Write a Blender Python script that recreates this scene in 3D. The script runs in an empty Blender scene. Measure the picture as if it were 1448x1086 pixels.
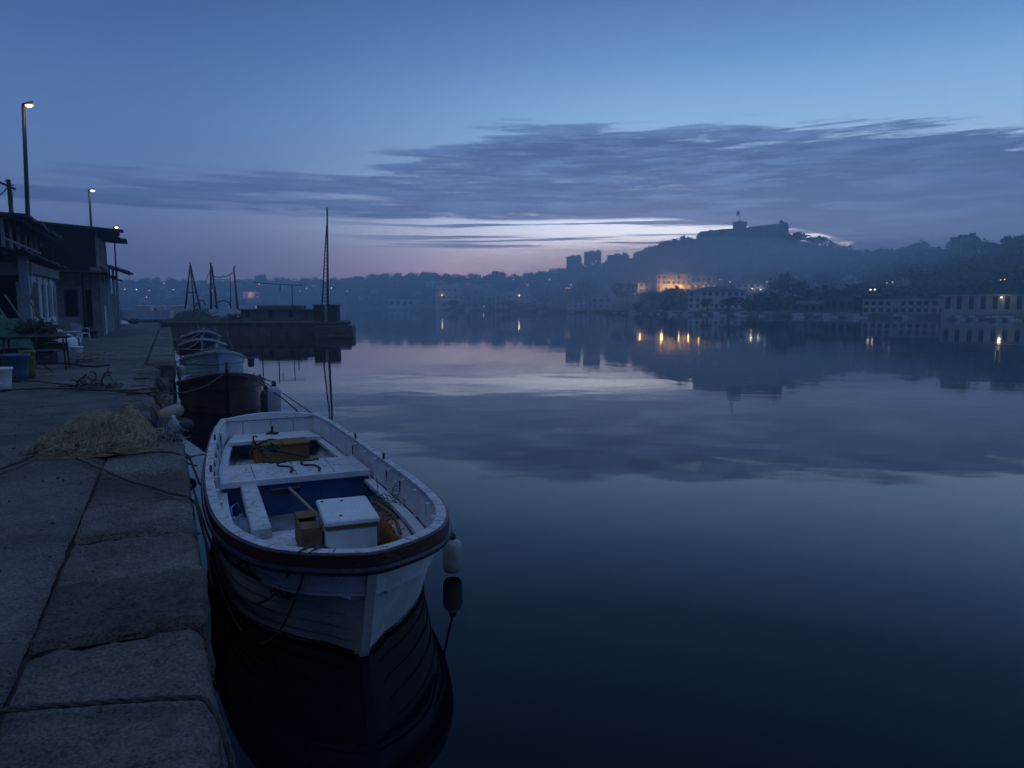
import bpy, math, random
from mathutils import Vector, Matrix, noise as mn
random.seed(7)
S = bpy.context.scene
COL = S.collection
rad = math.radians

# ------------------------------------------------------------------ camera measurements
F, CX, CY, H = 1000.0, 724.0, 543.0, 2.5          # photo 1448 wide, focal length in photo pixels, eye height over the water
TILT = math.atan(109 / 1000)
ct, st = math.cos(TILT), math.sin(TILT)
A = math.atan2(.484, 1)                           # bearing of the quay
ca, sa = math.cos(A), math.sin(A)

def ray(px, py):
    a = (px - CX) / F; b = -(py - CY) / F
    return (a, ct + b * st, -st + b * ct)
def P(px, py, z):
    d = ray(px, py); t = (z - H) / d[2]
    return Vector((d[0] * t, d[1] * t, z))
def D(px, py, Y):
    d = ray(px, py); t = Y / d[1]
    return Vector((d[0] * t, Y, H + d[2] * t))
def Q(v, u, z=0.0):                               # quay frame: v metres to the water side, u metres along the quay
    return Vector((-sa * u + ca * v, ca * u + sa * v, z))
def toQ(p):
    return (ca * p[0] + sa * p[1], -sa * p[0] + ca * p[1])

# ------------------------------------------------------------------ materials
MATS = {}
def M(name, col, rough=.8, var=.3, scale=4.0, bump=.25, bscale=30.0, metal=0.0, dirt=None, dirt_at=.6, spec=.4, emit=None, stripes=None, coat=0):
    if name in MATS: return MATS[name]
    m = bpy.data.materials.new(name); m.use_nodes = True
    nt = m.node_tree; N = nt.nodes; L = nt.links
    b = N['Principled BSDF']
    b.inputs['Roughness'].default_value = rough
    b.inputs['Metallic'].default_value = metal
    b.inputs['Specular IOR Level'].default_value = spec
    tc = N.new('ShaderNodeTexCoord')
    n1 = N.new('ShaderNodeTexNoise'); n1.inputs['Scale'].default_value = scale; n1.inputs['Detail'].default_value = 6; n1.inputs['Roughness'].default_value = .65
    L.new(tc.outputs['Object'], n1.inputs['Vector'])
    r = N.new('ShaderNodeValToRGB')
    c = col
    r.color_ramp.elements[0].position = .3; r.color_ramp.elements[1].position = .72
    r.color_ramp.elements[0].color = (c[0] * (1 - var), c[1] * (1 - var), c[2] * (1 - var), 1)
    r.color_ramp.elements[1].color = (min(1, c[0] * (1 + var)), min(1, c[1] * (1 + var)), min(1, c[2] * (1 + var)), 1)
    L.new(n1.outputs['Fac'], r.inputs['Fac'])
    out = r.outputs['Color']
    if dirt:
        n2 = N.new('ShaderNodeTexNoise'); n2.inputs['Scale'].default_value = scale * 3.1; n2.inputs['Detail'].default_value = 8; n2.inputs['Roughness'].default_value = .75
        L.new(tc.outputs['Object'], n2.inputs['Vector'])
        mr = N.new('ShaderNodeMapRange'); mr.inputs['From Min'].default_value = dirt_at; mr.inputs['From Max'].default_value = dirt_at + .12
        L.new(n2.outputs['Fac'], mr.inputs['Value'])
        mx = N.new('ShaderNodeMix'); mx.data_type = 'RGBA'
        L.new(mr.outputs['Result'], mx.inputs['Factor']); L.new(out, mx.inputs['A']); mx.inputs['B'].default_value = (*dirt, 1)
        out = mx.outputs['Result']
    L.new(out, b.inputs['Base Color'])
    if bump:
        n3 = N.new('ShaderNodeTexNoise'); n3.inputs['Scale'].default_value = bscale; n3.inputs['Detail'].default_value = 5
        L.new(tc.outputs['Object'], n3.inputs['Vector'])
        bp = N.new('ShaderNodeBump'); bp.inputs['Strength'].default_value = bump; bp.inputs['Distance'].default_value = .02
        hgt = n3.outputs['Fac']
        if stripes:                                   # plank or corrugation lines: (axis, spacing, depth)
            sx = N.new('ShaderNodeSeparateXYZ'); L.new(tc.outputs['Object'], sx.inputs['Vector'])
            w = N.new('ShaderNodeMath'); w.operation = 'PINGPONG'; w.inputs[1].default_value = stripes[1]
            L.new(sx.outputs[stripes[0]], w.inputs[0])
            w2 = N.new('ShaderNodeMath'); w2.operation = 'GREATER_THAN' if stripes[2] < 2 else 'MULTIPLY'; w2.inputs[1].default_value = stripes[1] * .06 if stripes[2] < 2 else stripes[2] / stripes[1]
            L.new(w.outputs[0], w2.inputs[0])
            ad = N.new('ShaderNodeMath'); ad.operation = 'MULTIPLY_ADD'; ad.inputs[1].default_value = 1.5
            L.new(w2.outputs[0], ad.inputs[0]); L.new(hgt, ad.inputs[2]); hgt = ad.outputs[0]
        L.new(hgt, bp.inputs['Height']); L.new(bp.outputs['Normal'], b.inputs['Normal'])
    if emit:
        b.inputs['Emission Color'].default_value = (*emit[:3], 1); b.inputs['Emission Strength'].default_value = emit[3]
        if len(emit) > 4: m.cycles.emission_sampling = 'NONE'
    MATS[name] = m
    return m

def stone_mat(name, col, moss, bump=.9):
    m = bpy.data.materials.new(name); m.use_nodes = True
    nt = m.node_tree; N = nt.nodes; L = nt.links; b = N['Principled BSDF']
    b.inputs['Roughness'].default_value = .82; b.inputs['Specular IOR Level'].default_value = .45
    tc = N.new('ShaderNodeTexCoord')
    def nz(s, d=6, ro=.6):
        n = N.new('ShaderNodeTexNoise'); n.inputs['Scale'].default_value = s; n.inputs['Detail'].default_value = d; n.inputs['Roughness'].default_value = ro
        L.new(tc.outputs['Object'], n.inputs['Vector']); return n.outputs['Fac']
    big, mid, fine = nz(1.3), nz(9, 8, .7), nz(60, 4, .7)
    vo = N.new('ShaderNodeTexVoronoi'); vo.inputs['Scale'].default_value = 34; L.new(tc.outputs['Object'], vo.inputs['Vector'])
    r = N.new('ShaderNodeValToRGB'); e = r.color_ramp.elements
    e[0].position = .55; e[0].color = (col[0] * .28, col[1] * .28, col[2] * .3, 1)
    e[1].position = .85; e[1].color = (col[0] * 1.75, col[1] * 1.72, col[2] * 1.62, 1)
    x = N.new('ShaderNodeMath'); x.operation = 'MULTIPLY_ADD'; x.inputs[1].default_value = .3; xf = N.new('ShaderNodeMath'); xf.operation = 'MULTIPLY_ADD'; xf.inputs[1].default_value = .8
    y = N.new('ShaderNodeMath'); y.operation = 'MULTIPLY'; y.inputs[1].default_value = .3
    L.new(big, y.inputs[0]); L.new(mid, x.inputs[0]); L.new(y.outputs[0], x.inputs[2]); L.new(fine, xf.inputs[0]); L.new(x.outputs[0], xf.inputs[2]); L.new(xf.outputs[0], r.inputs['Fac'])
    mr = N.new('ShaderNodeMapRange'); mr.inputs['From Min'].default_value = .55; mr.inputs['From Max'].default_value = .72
    L.new(nz(2.6, 7, .72), mr.inputs['Value'])
    mx = N.new('ShaderNodeMix'); mx.data_type = 'RGBA'; L.new(mr.outputs['Result'], mx.inputs['Factor']); L.new(r.outputs['Color'], mx.inputs['A']); mx.inputs['B'].default_value = (*moss, 1)
    oi = N.new('ShaderNodeObjectInfo'); ov = N.new('ShaderNodeMapRange'); ov.inputs['To Min'].default_value = .66; ov.inputs['To Max'].default_value = 1.28; L.new(oi.outputs['Random'], ov.inputs['Value'])
    st2 = N.new('ShaderNodeMapRange'); st2.inputs['From Min'].default_value = .42; st2.inputs['From Max'].default_value = .62; st2.inputs['To Min'].default_value = 1.12; st2.inputs['To Max'].default_value = .6; L.new(nz(.9, 5, .7), st2.inputs['Value'])
    om = N.new('ShaderNodeMath'); om.operation = 'MULTIPLY'; L.new(ov.outputs[0], om.inputs[0]); L.new(st2.outputs[0], om.inputs[1])
    vs = N.new('ShaderNodeVectorMath'); vs.operation = 'SCALE'; L.new(mx.outputs['Result'], vs.inputs[0]); L.new(om.outputs[0], vs.inputs['Scale'])
    L.new(vs.outputs[0], b.inputs['Base Color'])
    h = N.new('ShaderNodeMath'); h.operation = 'MULTIPLY_ADD'; h.inputs[1].default_value = .5; L.new(fine, h.inputs[0]); L.new(mid, h.inputs[2])
    h2 = N.new('ShaderNodeMath'); h2.operation = 'MULTIPLY_ADD'; h2.inputs[1].default_value = .45; L.new(vo.outputs['Distance'], h2.inputs[0]); L.new(h.outputs[0], h2.inputs[2])
    bp = N.new('ShaderNodeBump'); bp.inputs['Strength'].default_value = bump; bp.inputs['Distance'].default_value = .055
    L.new(h2.outputs[0], bp.inputs['Height']); L.new(bp.outputs['Normal'], b.inputs['Normal'])
    return m

# ------------------------------------------------------------------ mesh building
class MB:
    def __init__(s): s.v = []; s.f = []; s.mi = []; s.sm = []
    def add(s, vs, fs, mi=0, smooth=False):
        o = len(s.v); s.v += [tuple(p) for p in vs]
        for f in fs: s.f.append(tuple(i + o for i in f)); s.mi.append(mi); s.sm.append(smooth)
        return s
    def box(s, x0, x1, y0, y1, z0, z1, mi=0, bev=0.0, mat=None):
        if bev:
            vs = []; b = bev
            for z, q in ((z0, b), (z0 + b, 0), (z1 - b, 0), (z1, b)):
                for (x, y) in ((x0 + q, y0 + b), (x0 + b, y0 + q), (x1 - b, y0 + q), (x1 - q, y0 + b), (x1 - q, y1 - b), (x1 - b, y1 - q), (x0 + b, y1 - q), (x0 + q, y1 - b)):
                    vs.append((x, y, z))
            fs = [tuple(range(7, -1, -1)), tuple(range(24, 32))]
            for k in range(3):
                for i in range(8):
                    j = (i + 1) % 8; fs.append((k * 8 + i, k * 8 + j, k * 8 + 8 + j, k * 8 + 8 + i))
        else:
            vs = [(x, y, z) for z in (z0, z1) for (x, y) in ((x0, y0), (x1, y0), (x1, y1), (x0, y1))]
            fs = [(3, 2, 1, 0), (4, 5, 6, 7), (0, 1, 5, 4), (1, 2, 6, 5), (2, 3, 7, 6), (3, 0, 4, 7)]
        if mat is not None: vs = [mat @ Vector(p) for p in vs]
        return s.add(vs, fs, mi)
    def tube(s, pts, r, n=6, mi=0, caps=True, r1=None):
        pts = [Vector(p) for p in pts]; m = len(pts)
        if m < 2: return s
        vs = []; prev = None
        for i, p in enumerate(pts):
            t = (pts[min(i + 1, m - 1)] - pts[max(i - 1, 0)])
            if t.length < 1e-9: t = Vector((0, 0, 1))
            t.normalize()
            if prev is None:
                a = Vector((0, 0, 1)) if abs(t.z) < .9 else Vector((1, 0, 0))
                nx = t.cross(a).normalized()
            else:
                nx = prev - t * prev.dot(t)
                nx = nx.normalized() if nx.length > 1e-6 else t.orthogonal().normalized()
            prev = nx; ny = t.cross(nx)
            rr = r if r1 is None else r + (r1 - r) * i / (m - 1)
            for k in range(n):
                w = 2 * math.pi * k / n
                vs.append(p + (nx * math.cos(w) + ny * math.sin(w)) * rr)
        fs = []
        for i in range(m - 1):
            for k in range(n):
                j = (k + 1) % n
                fs.append((i * n + k, i * n + j, (i + 1) * n + j, (i + 1) * n + k))
        if caps and n > 2:
            fs.append(tuple(range(n - 1, -1, -1))); fs.append(tuple((m - 1) * n + k for k in range(n)))
        return s.add(vs, fs, mi, n > 4)
    def lathe(s, prof, n=16, at=(0, 0, 0), mi=0, smooth=True, sx=1, sy=1):
        vs = []; fs = []
        for (r, z) in prof:
            for k in range(n):
                w = 2 * math.pi * k / n
                vs.append((at[0] + r * math.cos(w) * sx, at[1] + r * math.sin(w) * sy, at[2] + z))
        for i in range(len(prof) - 1):
            for k in range(n):
                j = (k + 1) % n; fs.append((i * n + k, i * n + j, (i + 1) * n + j, (i + 1) * n + k))
        fs.append(tuple(range(n - 1, -1, -1))); fs.append(tuple((len(prof) - 1) * n + k for k in range(n)))
        return s.add(vs, fs, mi, smooth)
    def grid(s, rows, mi=0, smooth=True, closed=False):
        n = len(rows[0]); vs = [p for r in rows for p in r]; fs = []
        for i in range(len(rows) - 1):
            for k in range(n if closed else n - 1):
                j = (k + 1) % n; fs.append((i * n + k, i * n + j, (i + 1) * n + j, (i + 1) * n + k))
        return s.add(vs, fs, mi, smooth)
    def build(s, name, mats, parent=None, loc=None, rz=0):
        me = bpy.data.meshes.new(name); me.from_pydata(s.v, [], s.f)
        for m in (mats if isinstance(mats, (list, tuple)) else [mats]): me.materials.append(m)
        me.polygons.foreach_set('material_index', s.mi); me.polygons.foreach_set('use_smooth', s.sm)
        me.update(); me.validate()
        o = bpy.data.objects.new(name, me); COL.objects.link(o)
        if parent: o.parent = parent
        if loc is not None: o.location = loc
        o.rotation_euler = (0, 0, rz)
        return o

def tag(o, label=None, cat=None, group=None, kind=None):
    if label: o['label'] = label
    if cat: o['category'] = cat
    if group: o['group'] = group
    if kind: o['kind'] = kind
    return o
def thing(name, loc, rz, label, cat, group=None):
    o = bpy.data.objects.new(name, None); COL.objects.link(o); o.location = loc; o.rotation_euler = (0, 0, rz)
    o.empty_display_size = .2
    return tag(o, label, cat, group)
def dup(root, loc, rz=None, label=None, group=None, scale=None):
    r = root.copy(); COL.objects.link(r); r.location = loc
    if rz is not None: r.rotation_euler = (0, 0, rz)
    if label: r['label'] = label
    if group: r['group'] = group
    if scale: r.scale = (scale, scale, scale)
    def kids(a, b):
        for ch in list(a.children):
            c = ch.copy(); COL.objects.link(c); c.parent = b; kids(ch, c)
    kids(root, r)
    return r
def nz(x, y=0, z=0): return mn.noise(Vector((x, y, z)))
def fb(x, y=0, z=0, o=4): return mn.fractal(Vector((x, y, z)), .8, 2.1, o)
def lerp(a, b, t): return a + (b - a) * t
def table(T, x):
    if x <= T[0][0]: return T[0][1:]
    for a, b in zip(T, T[1:]):
        if x <= b[0]:
            t = (x - a[0]) / (b[0] - a[0]); return tuple(lerp(p, q, t) for p, q in zip(a[1:], b[1:]))
    return T[-1][1:]
def smooth_table(T, x):                              # Catmull-Rom through (x, y) rows
    if x <= T[0][0]: return T[0][1]
    for i in range(len(T) - 1):
        if x <= T[i + 1][0]:
            x0, y0 = T[i]; x1, y1 = T[i + 1]; t = (x - x0) / (x1 - x0)
            m0 = (y1 - (T[i - 1][1] if i else y0)) / (x1 - (T[i - 1][0] if i else x0))
            m1 = ((T[i + 2][1] if i + 2 < len(T) else y1) - y0) / ((T[i + 2][0] if i + 2 < len(T) else x1) - x0)
            h = x1 - x0; t2, t3 = t * t, t ** 3
            return (2 * t3 - 3 * t2 + 1) * y0 + (t3 - 2 * t2 + t) * h * m0 + (-2 * t3 + 3 * t2) * y1 + (t3 - t2) * h * m1
    return T[-1][1]
def arc3(a, b, sag, n=24, side=Vector((0, 0, 0))):
    a, b = Vector(a), Vector(b); out = []
    for i in range(n + 1):
        t = i / n; w = 4 * t * (1 - t); p = a.lerp(b, t); p.z -= sag * w; out.append(p + side * w)
    return out
#PART2
# ------------------------------------------------------------------ camera, render, sky
cam = bpy.data.cameras.new('camera'); co = bpy.data.objects.new('camera', cam); COL.objects.link(co)
co.location = (0, 0, H); co.rotation_euler = (math.pi / 2 - TILT, 0, 0)
cam.sensor_width = 36; cam.lens = 36 * F / 1448; cam.clip_start = .05; cam.clip_end = 4000
S.camera = co
S.view_settings.view_transform = 'Standard'; S.view_settings.look = 'None'; S.view_settings.gamma = 1; S.view_settings.exposure = .15
S.render.engine = 'CYCLES'
cy = S.cycles
cy.use_denoising = True
try: cy.denoiser = 'OPENIMAGEDENOISE'
except Exception: pass
cy.max_bounces = 6; cy.diffuse_bounces = 3; cy.glossy_bounces = 3; cy.transmission_bounces = 2; cy.volume_bounces = 3
cy.caustics_reflective = False; cy.caustics_refractive = False; cy.sample_clamp_indirect = 3
cy.volume_max_steps = 64

def lin(c):
    return tuple(((x / 255) / 12.92 if x / 255 <= .04045 else ((x / 255 + .055) / 1.055) ** 2.4) for x in c)

def build_world():
    w = bpy.data.worlds.new('World'); S.world = w; w.use_nodes = True
    nt = w.node_tree; N = nt.nodes; L = nt.links; N.clear()
    def mth(op, a, b=None, c=None, clamp=False):
        n = N.new('ShaderNodeMath'); n.operation = op; n.use_clamp = clamp
        for i, x in enumerate((a, b, c)):
            if x is None: continue
            if isinstance(x, (int, float)): n.inputs[i].default_value = x
            else: L.new(x, n.inputs[i])
        return n.outputs[0]
    def sst(x, a, b):
        n = N.new('ShaderNodeMapRange'); n.interpolation_type = 'SMOOTHSTEP'
        n.inputs['From Min'].default_value = a; n.inputs['From Max'].default_value = b
        L.new(x, n.inputs['Value']); return n.outputs['Result']
    def mix(f, a, b):
        n = N.new('ShaderNodeMix'); n.data_type = 'RGBA'
        if isinstance(f, (int, float)): n.inputs['Factor'].default_value = f
        else: L.new(f, n.inputs['Factor'])
        for k, x in (('A', a), ('B', b)):
            if isinstance(x, tuple): n.inputs[k].default_value = (*x, 1)
            else: L.new(x, n.inputs[k])
        return n.outputs['Result']
    def ramp(x, stops, top=60.0):
        n = N.new('ShaderNodeValToRGB'); e = n.color_ramp.elements
        for i, (p, c) in enumerate(stops):
            el = e[i] if i < 2 else e.new(min(1, p / top))
            if i < 2: el.position = min(1, p / top)
            el.color = (*lin(c), 1)
        L.new(x, n.inputs['Fac']); return n.outputs['Color']
    tc = N.new('ShaderNodeTexCoord'); sx = N.new('ShaderNodeSeparateXYZ'); L.new(tc.outputs['Generated'], sx.inputs[0])
    X, Y, Z = sx.outputs
    az = mth('MULTIPLY', mth('ARCTAN2', X, Y), 180 / math.pi)                # degrees, + to the right of the camera axis
    el = mth('MULTIPLY', mth('ARCSINE', Z), 180 / math.pi)
    elc = mth('MAXIMUM', el, 0.0)
    k = mth('DIVIDE', elc, 60.0)
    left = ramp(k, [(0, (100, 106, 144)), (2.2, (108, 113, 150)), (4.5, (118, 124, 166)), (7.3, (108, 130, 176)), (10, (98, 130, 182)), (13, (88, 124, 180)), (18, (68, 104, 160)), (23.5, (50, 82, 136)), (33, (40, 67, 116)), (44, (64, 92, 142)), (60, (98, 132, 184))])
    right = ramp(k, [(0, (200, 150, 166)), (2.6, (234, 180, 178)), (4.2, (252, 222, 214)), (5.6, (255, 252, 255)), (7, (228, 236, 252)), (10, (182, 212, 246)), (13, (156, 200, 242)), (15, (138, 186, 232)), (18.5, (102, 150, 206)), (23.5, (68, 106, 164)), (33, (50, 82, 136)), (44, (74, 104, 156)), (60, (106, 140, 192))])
    f = mth('MULTIPLY', sst(az, -30, 15), mth('SUBTRACT', 1.0, mth('MULTIPLY', sst(az, 24, 100), .25)))
    base0 = mix(f, left, right)
    glow = mth('ADD', 1.0, mth('MULTIPLY', mth('MULTIPLY', sst(el, 12, 5), mth('ADD', mth('MULTIPLY', sst(az, -22, 8), mth('SUBTRACT', 1.0, mth('MULTIPLY', sst(az, 16, 50), .7))), .12)), 1.15))
    gn = N.new('ShaderNodeVectorMath'); gn.operation = 'SCALE'; L.new(base0, gn.inputs[0]); L.new(glow, gn.inputs['Scale']); base = gn.outputs[0]
    # ---- clouds, as streaks of a deck seen edge on
    cv = N.new('ShaderNodeCombineXYZ')
    L.new(mth('MULTIPLY', az, .042), cv.inputs[0]); L.new(mth('MULTIPLY', el, .52), cv.inputs[1])
    wv = N.new('ShaderNodeTexNoise'); wv.inputs['Scale'].default_value = 1.3; wv.inputs['Detail'].default_value = 3; L.new(cv.outputs[0], wv.inputs['Vector'])
    def cloud(sa_, se, d, ro, seed, warp=.6):
        c = N.new('ShaderNodeCombineXYZ')
        L.new(mth('ADD', mth('MULTIPLY', az, sa_), seed), c.inputs[0])
        L.new(mth('ADD', mth('MULTIPLY', el, se), mth('MULTIPLY', wv.outputs['Fac'], warp)), c.inputs[1])
        n = N.new('ShaderNodeTexNoise'); n.inputs['Scale'].default_value = 1; n.inputs['Detail'].default_value = d; n.inputs['Roughness'].default_value = ro
        L.new(c.outputs[0], n.inputs['Vector']); return n.outputs['Fac']
    n1 = cloud(.045, .55, 8, .62, 2.3)
    n2 = cloud(.15, 1.5, 7, .66, 7.1, 1.6)
    n3 = cloud(.05, 1.9, 6, .55, 4.4)
    wob = mth('MULTIPLY', mth('SUBTRACT', n2, .5), 2.2)
    azr = mth('MAXIMUM', az, -3.0)
    top = mth('ADD', mth('SUBTRACT', 15.2, mth('MULTIPLY', mth('MULTIPLY', az, az), .0022)), wob)
    top = mth('SUBTRACT', top, mth('MULTIPLY', sst(mth('MULTIPLY', az, -1), -3, 15), 2.7))
    bot = mth('SUBTRACT', mth('SUBTRACT', 6.5, mth('MULTIPLY', sst(az, 12, 21), .95)), mth('MULTIPLY', sst(az, 21, 28), 1.5))
    bot = mth('ADD', bot, mth('MULTIPLY', sst(mth('MULTIPLY', az, -1), 0, 20), .2))
    deck = mth('MULTIPLY', sst(mth('SUBTRACT', top, el), -.5, 3.0), sst(mth('SUBTRACT', el, mth('ADD', bot, mth('MULTIPLY', wob, .25))), -.15, .5))
    bank = mth('MULTIPLY', sst(az, 19, 25), sst(mth('SUBTRACT', mth('ADD', mth('SUBTRACT', mth('MULTIPLY', sst(az, 19, 27), 7.5), 2.0), mth('MULTIPLY', wob, .12)), el), -.1, .35))
    lo = mth('ADD', mth('MULTIPLY', sst(az, 8, 28), .12), mth('ADD', mth('MULTIPLY', sst(az, -14, 1), .05), mth('ADD', mth('MULTIPLY', sst(az, -44, -32), .13), -.02)))
    bias = mth('SUBTRACT', mth('MULTIPLY', deck, mth('ADD', lo, .305)), .3)
    lowd = mth('MULTIPLY', sst(az, -2, 22), mth('MULTIPLY', sst(el, 11.5, 6.5), .1))
    n12 = mth('ADD', mth('MULTIPLY', n1, .36), mth('ADD', mth('MULTIPLY', n2, .38), mth('MULTIPLY', n3, .26)))
    n12 = mth('ADD', mth('MULTIPLY', mth('SUBTRACT', n12, .5), 1.9), .5)
    dens = sst(mth('ADD', mth('ADD', n12, bias), lowd), .405, .645)
    # thin bars in the bright gap under the deck
    gap = mth('MULTIPLY', mth('MULTIPLY', sst(el, 3.8, 5.0), sst(el, 7.8, 6.4)), sst(az, -20, -2))
    d2 = mth('MULTIPLY', sst(n3, .49, .57), mth('MULTIPLY', gap, .95))
    n = N.new('ShaderNodeMath'); n.operation = 'MAXIMUM'; L.new(mth('MAXIMUM', dens, bank), n.inputs[0]); L.new(d2, n.inputs[1])
    mod = sst(n2, .42, .68)
    dark = mix(sst(az, -25, 12), lin((72, 98, 152)), lin((46, 76, 130)))
    lite = mix(sst(az, -25, 12), lin((92, 118, 168)), lin((104, 140, 196)))
    cc = mix(mth('MULTIPLY', mod, mth('SUBTRACT', 1.0, mth('MULTIPLY', sst(az, 14, 34), .6))), dark, lite)
    cc = mix(mth('MULTIPLY', sst(el, 9, 5), sst(az, 30, 5)), cc, lin((72, 92, 146)))
    sky = mix(mth('MULTIPLY', n.outputs[0], .93), base, cc)
    hs = N.new('ShaderNodeHueSaturation'); hs.inputs['Saturation'].default_value = .98; L.new(sky, hs.inputs['Color']); sky = hs.outputs[0]
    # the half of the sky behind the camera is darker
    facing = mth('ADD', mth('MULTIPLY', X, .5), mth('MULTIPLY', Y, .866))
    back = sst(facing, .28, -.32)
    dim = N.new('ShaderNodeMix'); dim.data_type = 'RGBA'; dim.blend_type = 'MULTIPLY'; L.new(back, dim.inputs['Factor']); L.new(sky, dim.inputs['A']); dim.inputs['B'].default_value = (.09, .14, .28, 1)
    ns = N.new('ShaderNodeTexSky'); ns.sky_type = 'NISHITA'; ns.sun_disc = False; ns.sun_elevation = rad(0); ns.sun_rotation = rad(12)
    b1 = N.new('ShaderNodeBackground'); b1.inputs['Strength'].default_value = .006; L.new(ns.outputs[0], b1.inputs['Color'])
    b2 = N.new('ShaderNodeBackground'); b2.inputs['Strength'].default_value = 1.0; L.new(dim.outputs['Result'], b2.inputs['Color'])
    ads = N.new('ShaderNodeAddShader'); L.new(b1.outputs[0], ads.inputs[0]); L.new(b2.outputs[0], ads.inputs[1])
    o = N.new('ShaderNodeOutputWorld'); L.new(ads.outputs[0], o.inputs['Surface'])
build_world()
sl = bpy.data.lights.new('afterglow_sun', 'SUN'); sl.energy = .33; sl.angle = rad(40); sl.color = (.62, .78, 1)
so = bpy.data.objects.new('afterglow_sun', sl); COL.objects.link(so)
so.rotation_euler = (rad(26), 0, rad(-20))            # from ahead and a little to the right, over the castle hill

# ------------------------------------------------------------------ water
def water():
    m = bpy.data.materials.new('harbour_water'); m.use_nodes = True; nt = m.node_tree; N = nt.nodes; L = nt.links; b = N['Principled BSDF']
    b.inputs['Base Color'].default_value = (.002, .004, .007, 1); b.inputs['Roughness'].default_value = .025; b.inputs['IOR'].default_value = 1.333
    tc = N.new('ShaderNodeTexCoord')
    def nzz(sx, sy, d, ro=.5):
        mp = N.new('ShaderNodeMapping'); mp.inputs['Scale'].default_value = (sx, sy, 1); mp.inputs['Rotation'].default_value = (0, 0, .15); L.new(tc.outputs['Object'], mp.inputs[0])
        n = N.new('ShaderNodeTexNoise'); n.inputs['Scale'].default_value = 1; n.inputs['Detail'].default_value = d; n.inputs['Roughness'].default_value = ro
        L.new(mp.outputs[0], n.inputs['Vector']); return n.outputs['Fac']
    swell, rip, patch = nzz(.35, .5, 2), nzz(2.2, 4.2, 3), nzz(.012, .045, 4, .6)
    mr = N.new('ShaderNodeMapRange'); mr.inputs['From Min'].default_value = .46; mr.inputs['From Max'].default_value = .62; mr.inputs['To Min'].default_value = .12; mr.inputs['To Max'].default_value = 1.0
    L.new(patch, mr.inputs['Value'])
    k = N.new('ShaderNodeMath'); k.operation = 'MULTIPLY'; L.new(rip, k.inputs[0]); L.new(mr.outputs[0], k.inputs[1])
    b1 = N.new('ShaderNodeBump'); b1.inputs['Strength'].default_value = 1; b1.inputs['Distance'].default_value = .0030; L.new(k.outputs[0], b1.inputs['Height'])
    b2 = N.new('ShaderNodeBump'); b2.inputs['Strength'].default_value = 1; b2.inputs['Distance'].default_value = .007; L.new(swell, b2.inputs['Height']); L.new(b1.outputs[0], b2.inputs['Normal'])
    L.new(b2.outputs[0], b.inputs['Normal'])
    mb = MB(); mb.add([(-1290, -55, 0), (690, -55, 0), (690, 850, 0), (-1290, 850, 0)], [(0, 1, 2, 3)])
    tag(mb.build('water', m), 'calm dark harbour water reflecting the dusk sky', kind='structure')
water()

# ------------------------------------------------------------------ haze in the air
hm = bpy.data.materials.new('air'); hm.use_nodes = True; hm.node_tree.nodes.clear()
pv = hm.node_tree.nodes.new('ShaderNodeVolumePrincipled'); pv.inputs['Color'].default_value = (.62, .85, 1, 1); pv.inputs['Density'].default_value = HAZE = .0019; pv.inputs['Anisotropy'].default_value = .72
ho = hm.node_tree.nodes.new('ShaderNodeOutputMaterial'); hm.node_tree.links.new(pv.outputs[0], ho.inputs['Volume'])
mb = MB(); mb.box(-1300, 700, -60, 860, -4, 70)
tag(mb.build('haze', hm), 'thin blue dusk haze over the harbour', kind='stuff')

# ------------------------------------------------------------------ the far shore terrain, in columns fanned around the bay
RIDGE = [(-900, 395, 600), (-400, 394, 640), (0, 400, 700), (170, 401, 700), (215, 399, 700), (300, 401, 720), (360, 399, 720), (410, 398, 740), (470, 398, 740), (505, 395, 740), (560, 391, 720), (610, 390, 700), (640, 392, 680), (680, 394, 660), (735, 393, 620), (800, 383, 560), (850, 376, 530), (895, 366, 500), (912, 359, 470), (928, 348, 450), (950, 342, 440), (985, 339, 430), (1045, 337, 425), (1105, 339, 420), (1140, 345, 410), (1175, 352, 400), (1195, 357, 390), (1225, 363, 370), (1270, 362, 340), (1330, 360, 310), (1400, 355, 280), (1450, 350, 260), (1600, 346, 230), (1900, 346, 200), (2400, 350, 200)]
SHORE = [(-900, 420), (-400, 400), (0, 420), (170, 440), (300, 540), (420, 650), (500, 690), (600, 560), (700, 454), (800, 340), (900, 263), (1000, 215), (1100, 185), (1300, 156), (1448, 132), (1700, 105), (2400, 80)]
def terr(px, Y):
    ys = table(SHORE, px)[0]; pr, yr = table(RIDGE, px)
    zr = H + (434 - pr) * yr / 1000; t = (Y - ys) / (yr - ys)
    if t < 0: return -2.5
    if t <= 1:
        ex = 1.45 + .9 * math.exp(-((px - 1050) / 110) ** 2)
        z = .9 + (zr - .9) * t ** ex
        return z + (fb(px * .013, Y * .013, 3) * 2.2 + fb(px * .05, Y * .04, 9) * .8) * min(1, t * 2.5) * min(1, (1.02 - t) * 6)
    return max(-2.5, zr * (1 - (t - 1) * 1.1))
def ground(px, py):                                   # where a sight line through (px, py) meets the far ground
    d = ray(px, py); ys = table(SHORE, px)[0]; yr = table(RIDGE, px)[1]
    Y = ys + .5; last = None
    while Y < yr * 1.02:
        z = H + d[2] / d[1] * Y
        if terr(px, Y) >= z: return Vector((d[0] / d[1] * Y, Y, terr(px, Y)))
        Y += 1.5
    return Vector((d[0] / d[1] * yr, yr, terr(px, yr)))
rows = []
cols = [i * 9 for i in range(-100, 268)]
ts = [-.012, 0, .004] + [.02 + .98 * (i / 34) for i in range(35)] + [1.03, 1.06, 1.1]
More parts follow.
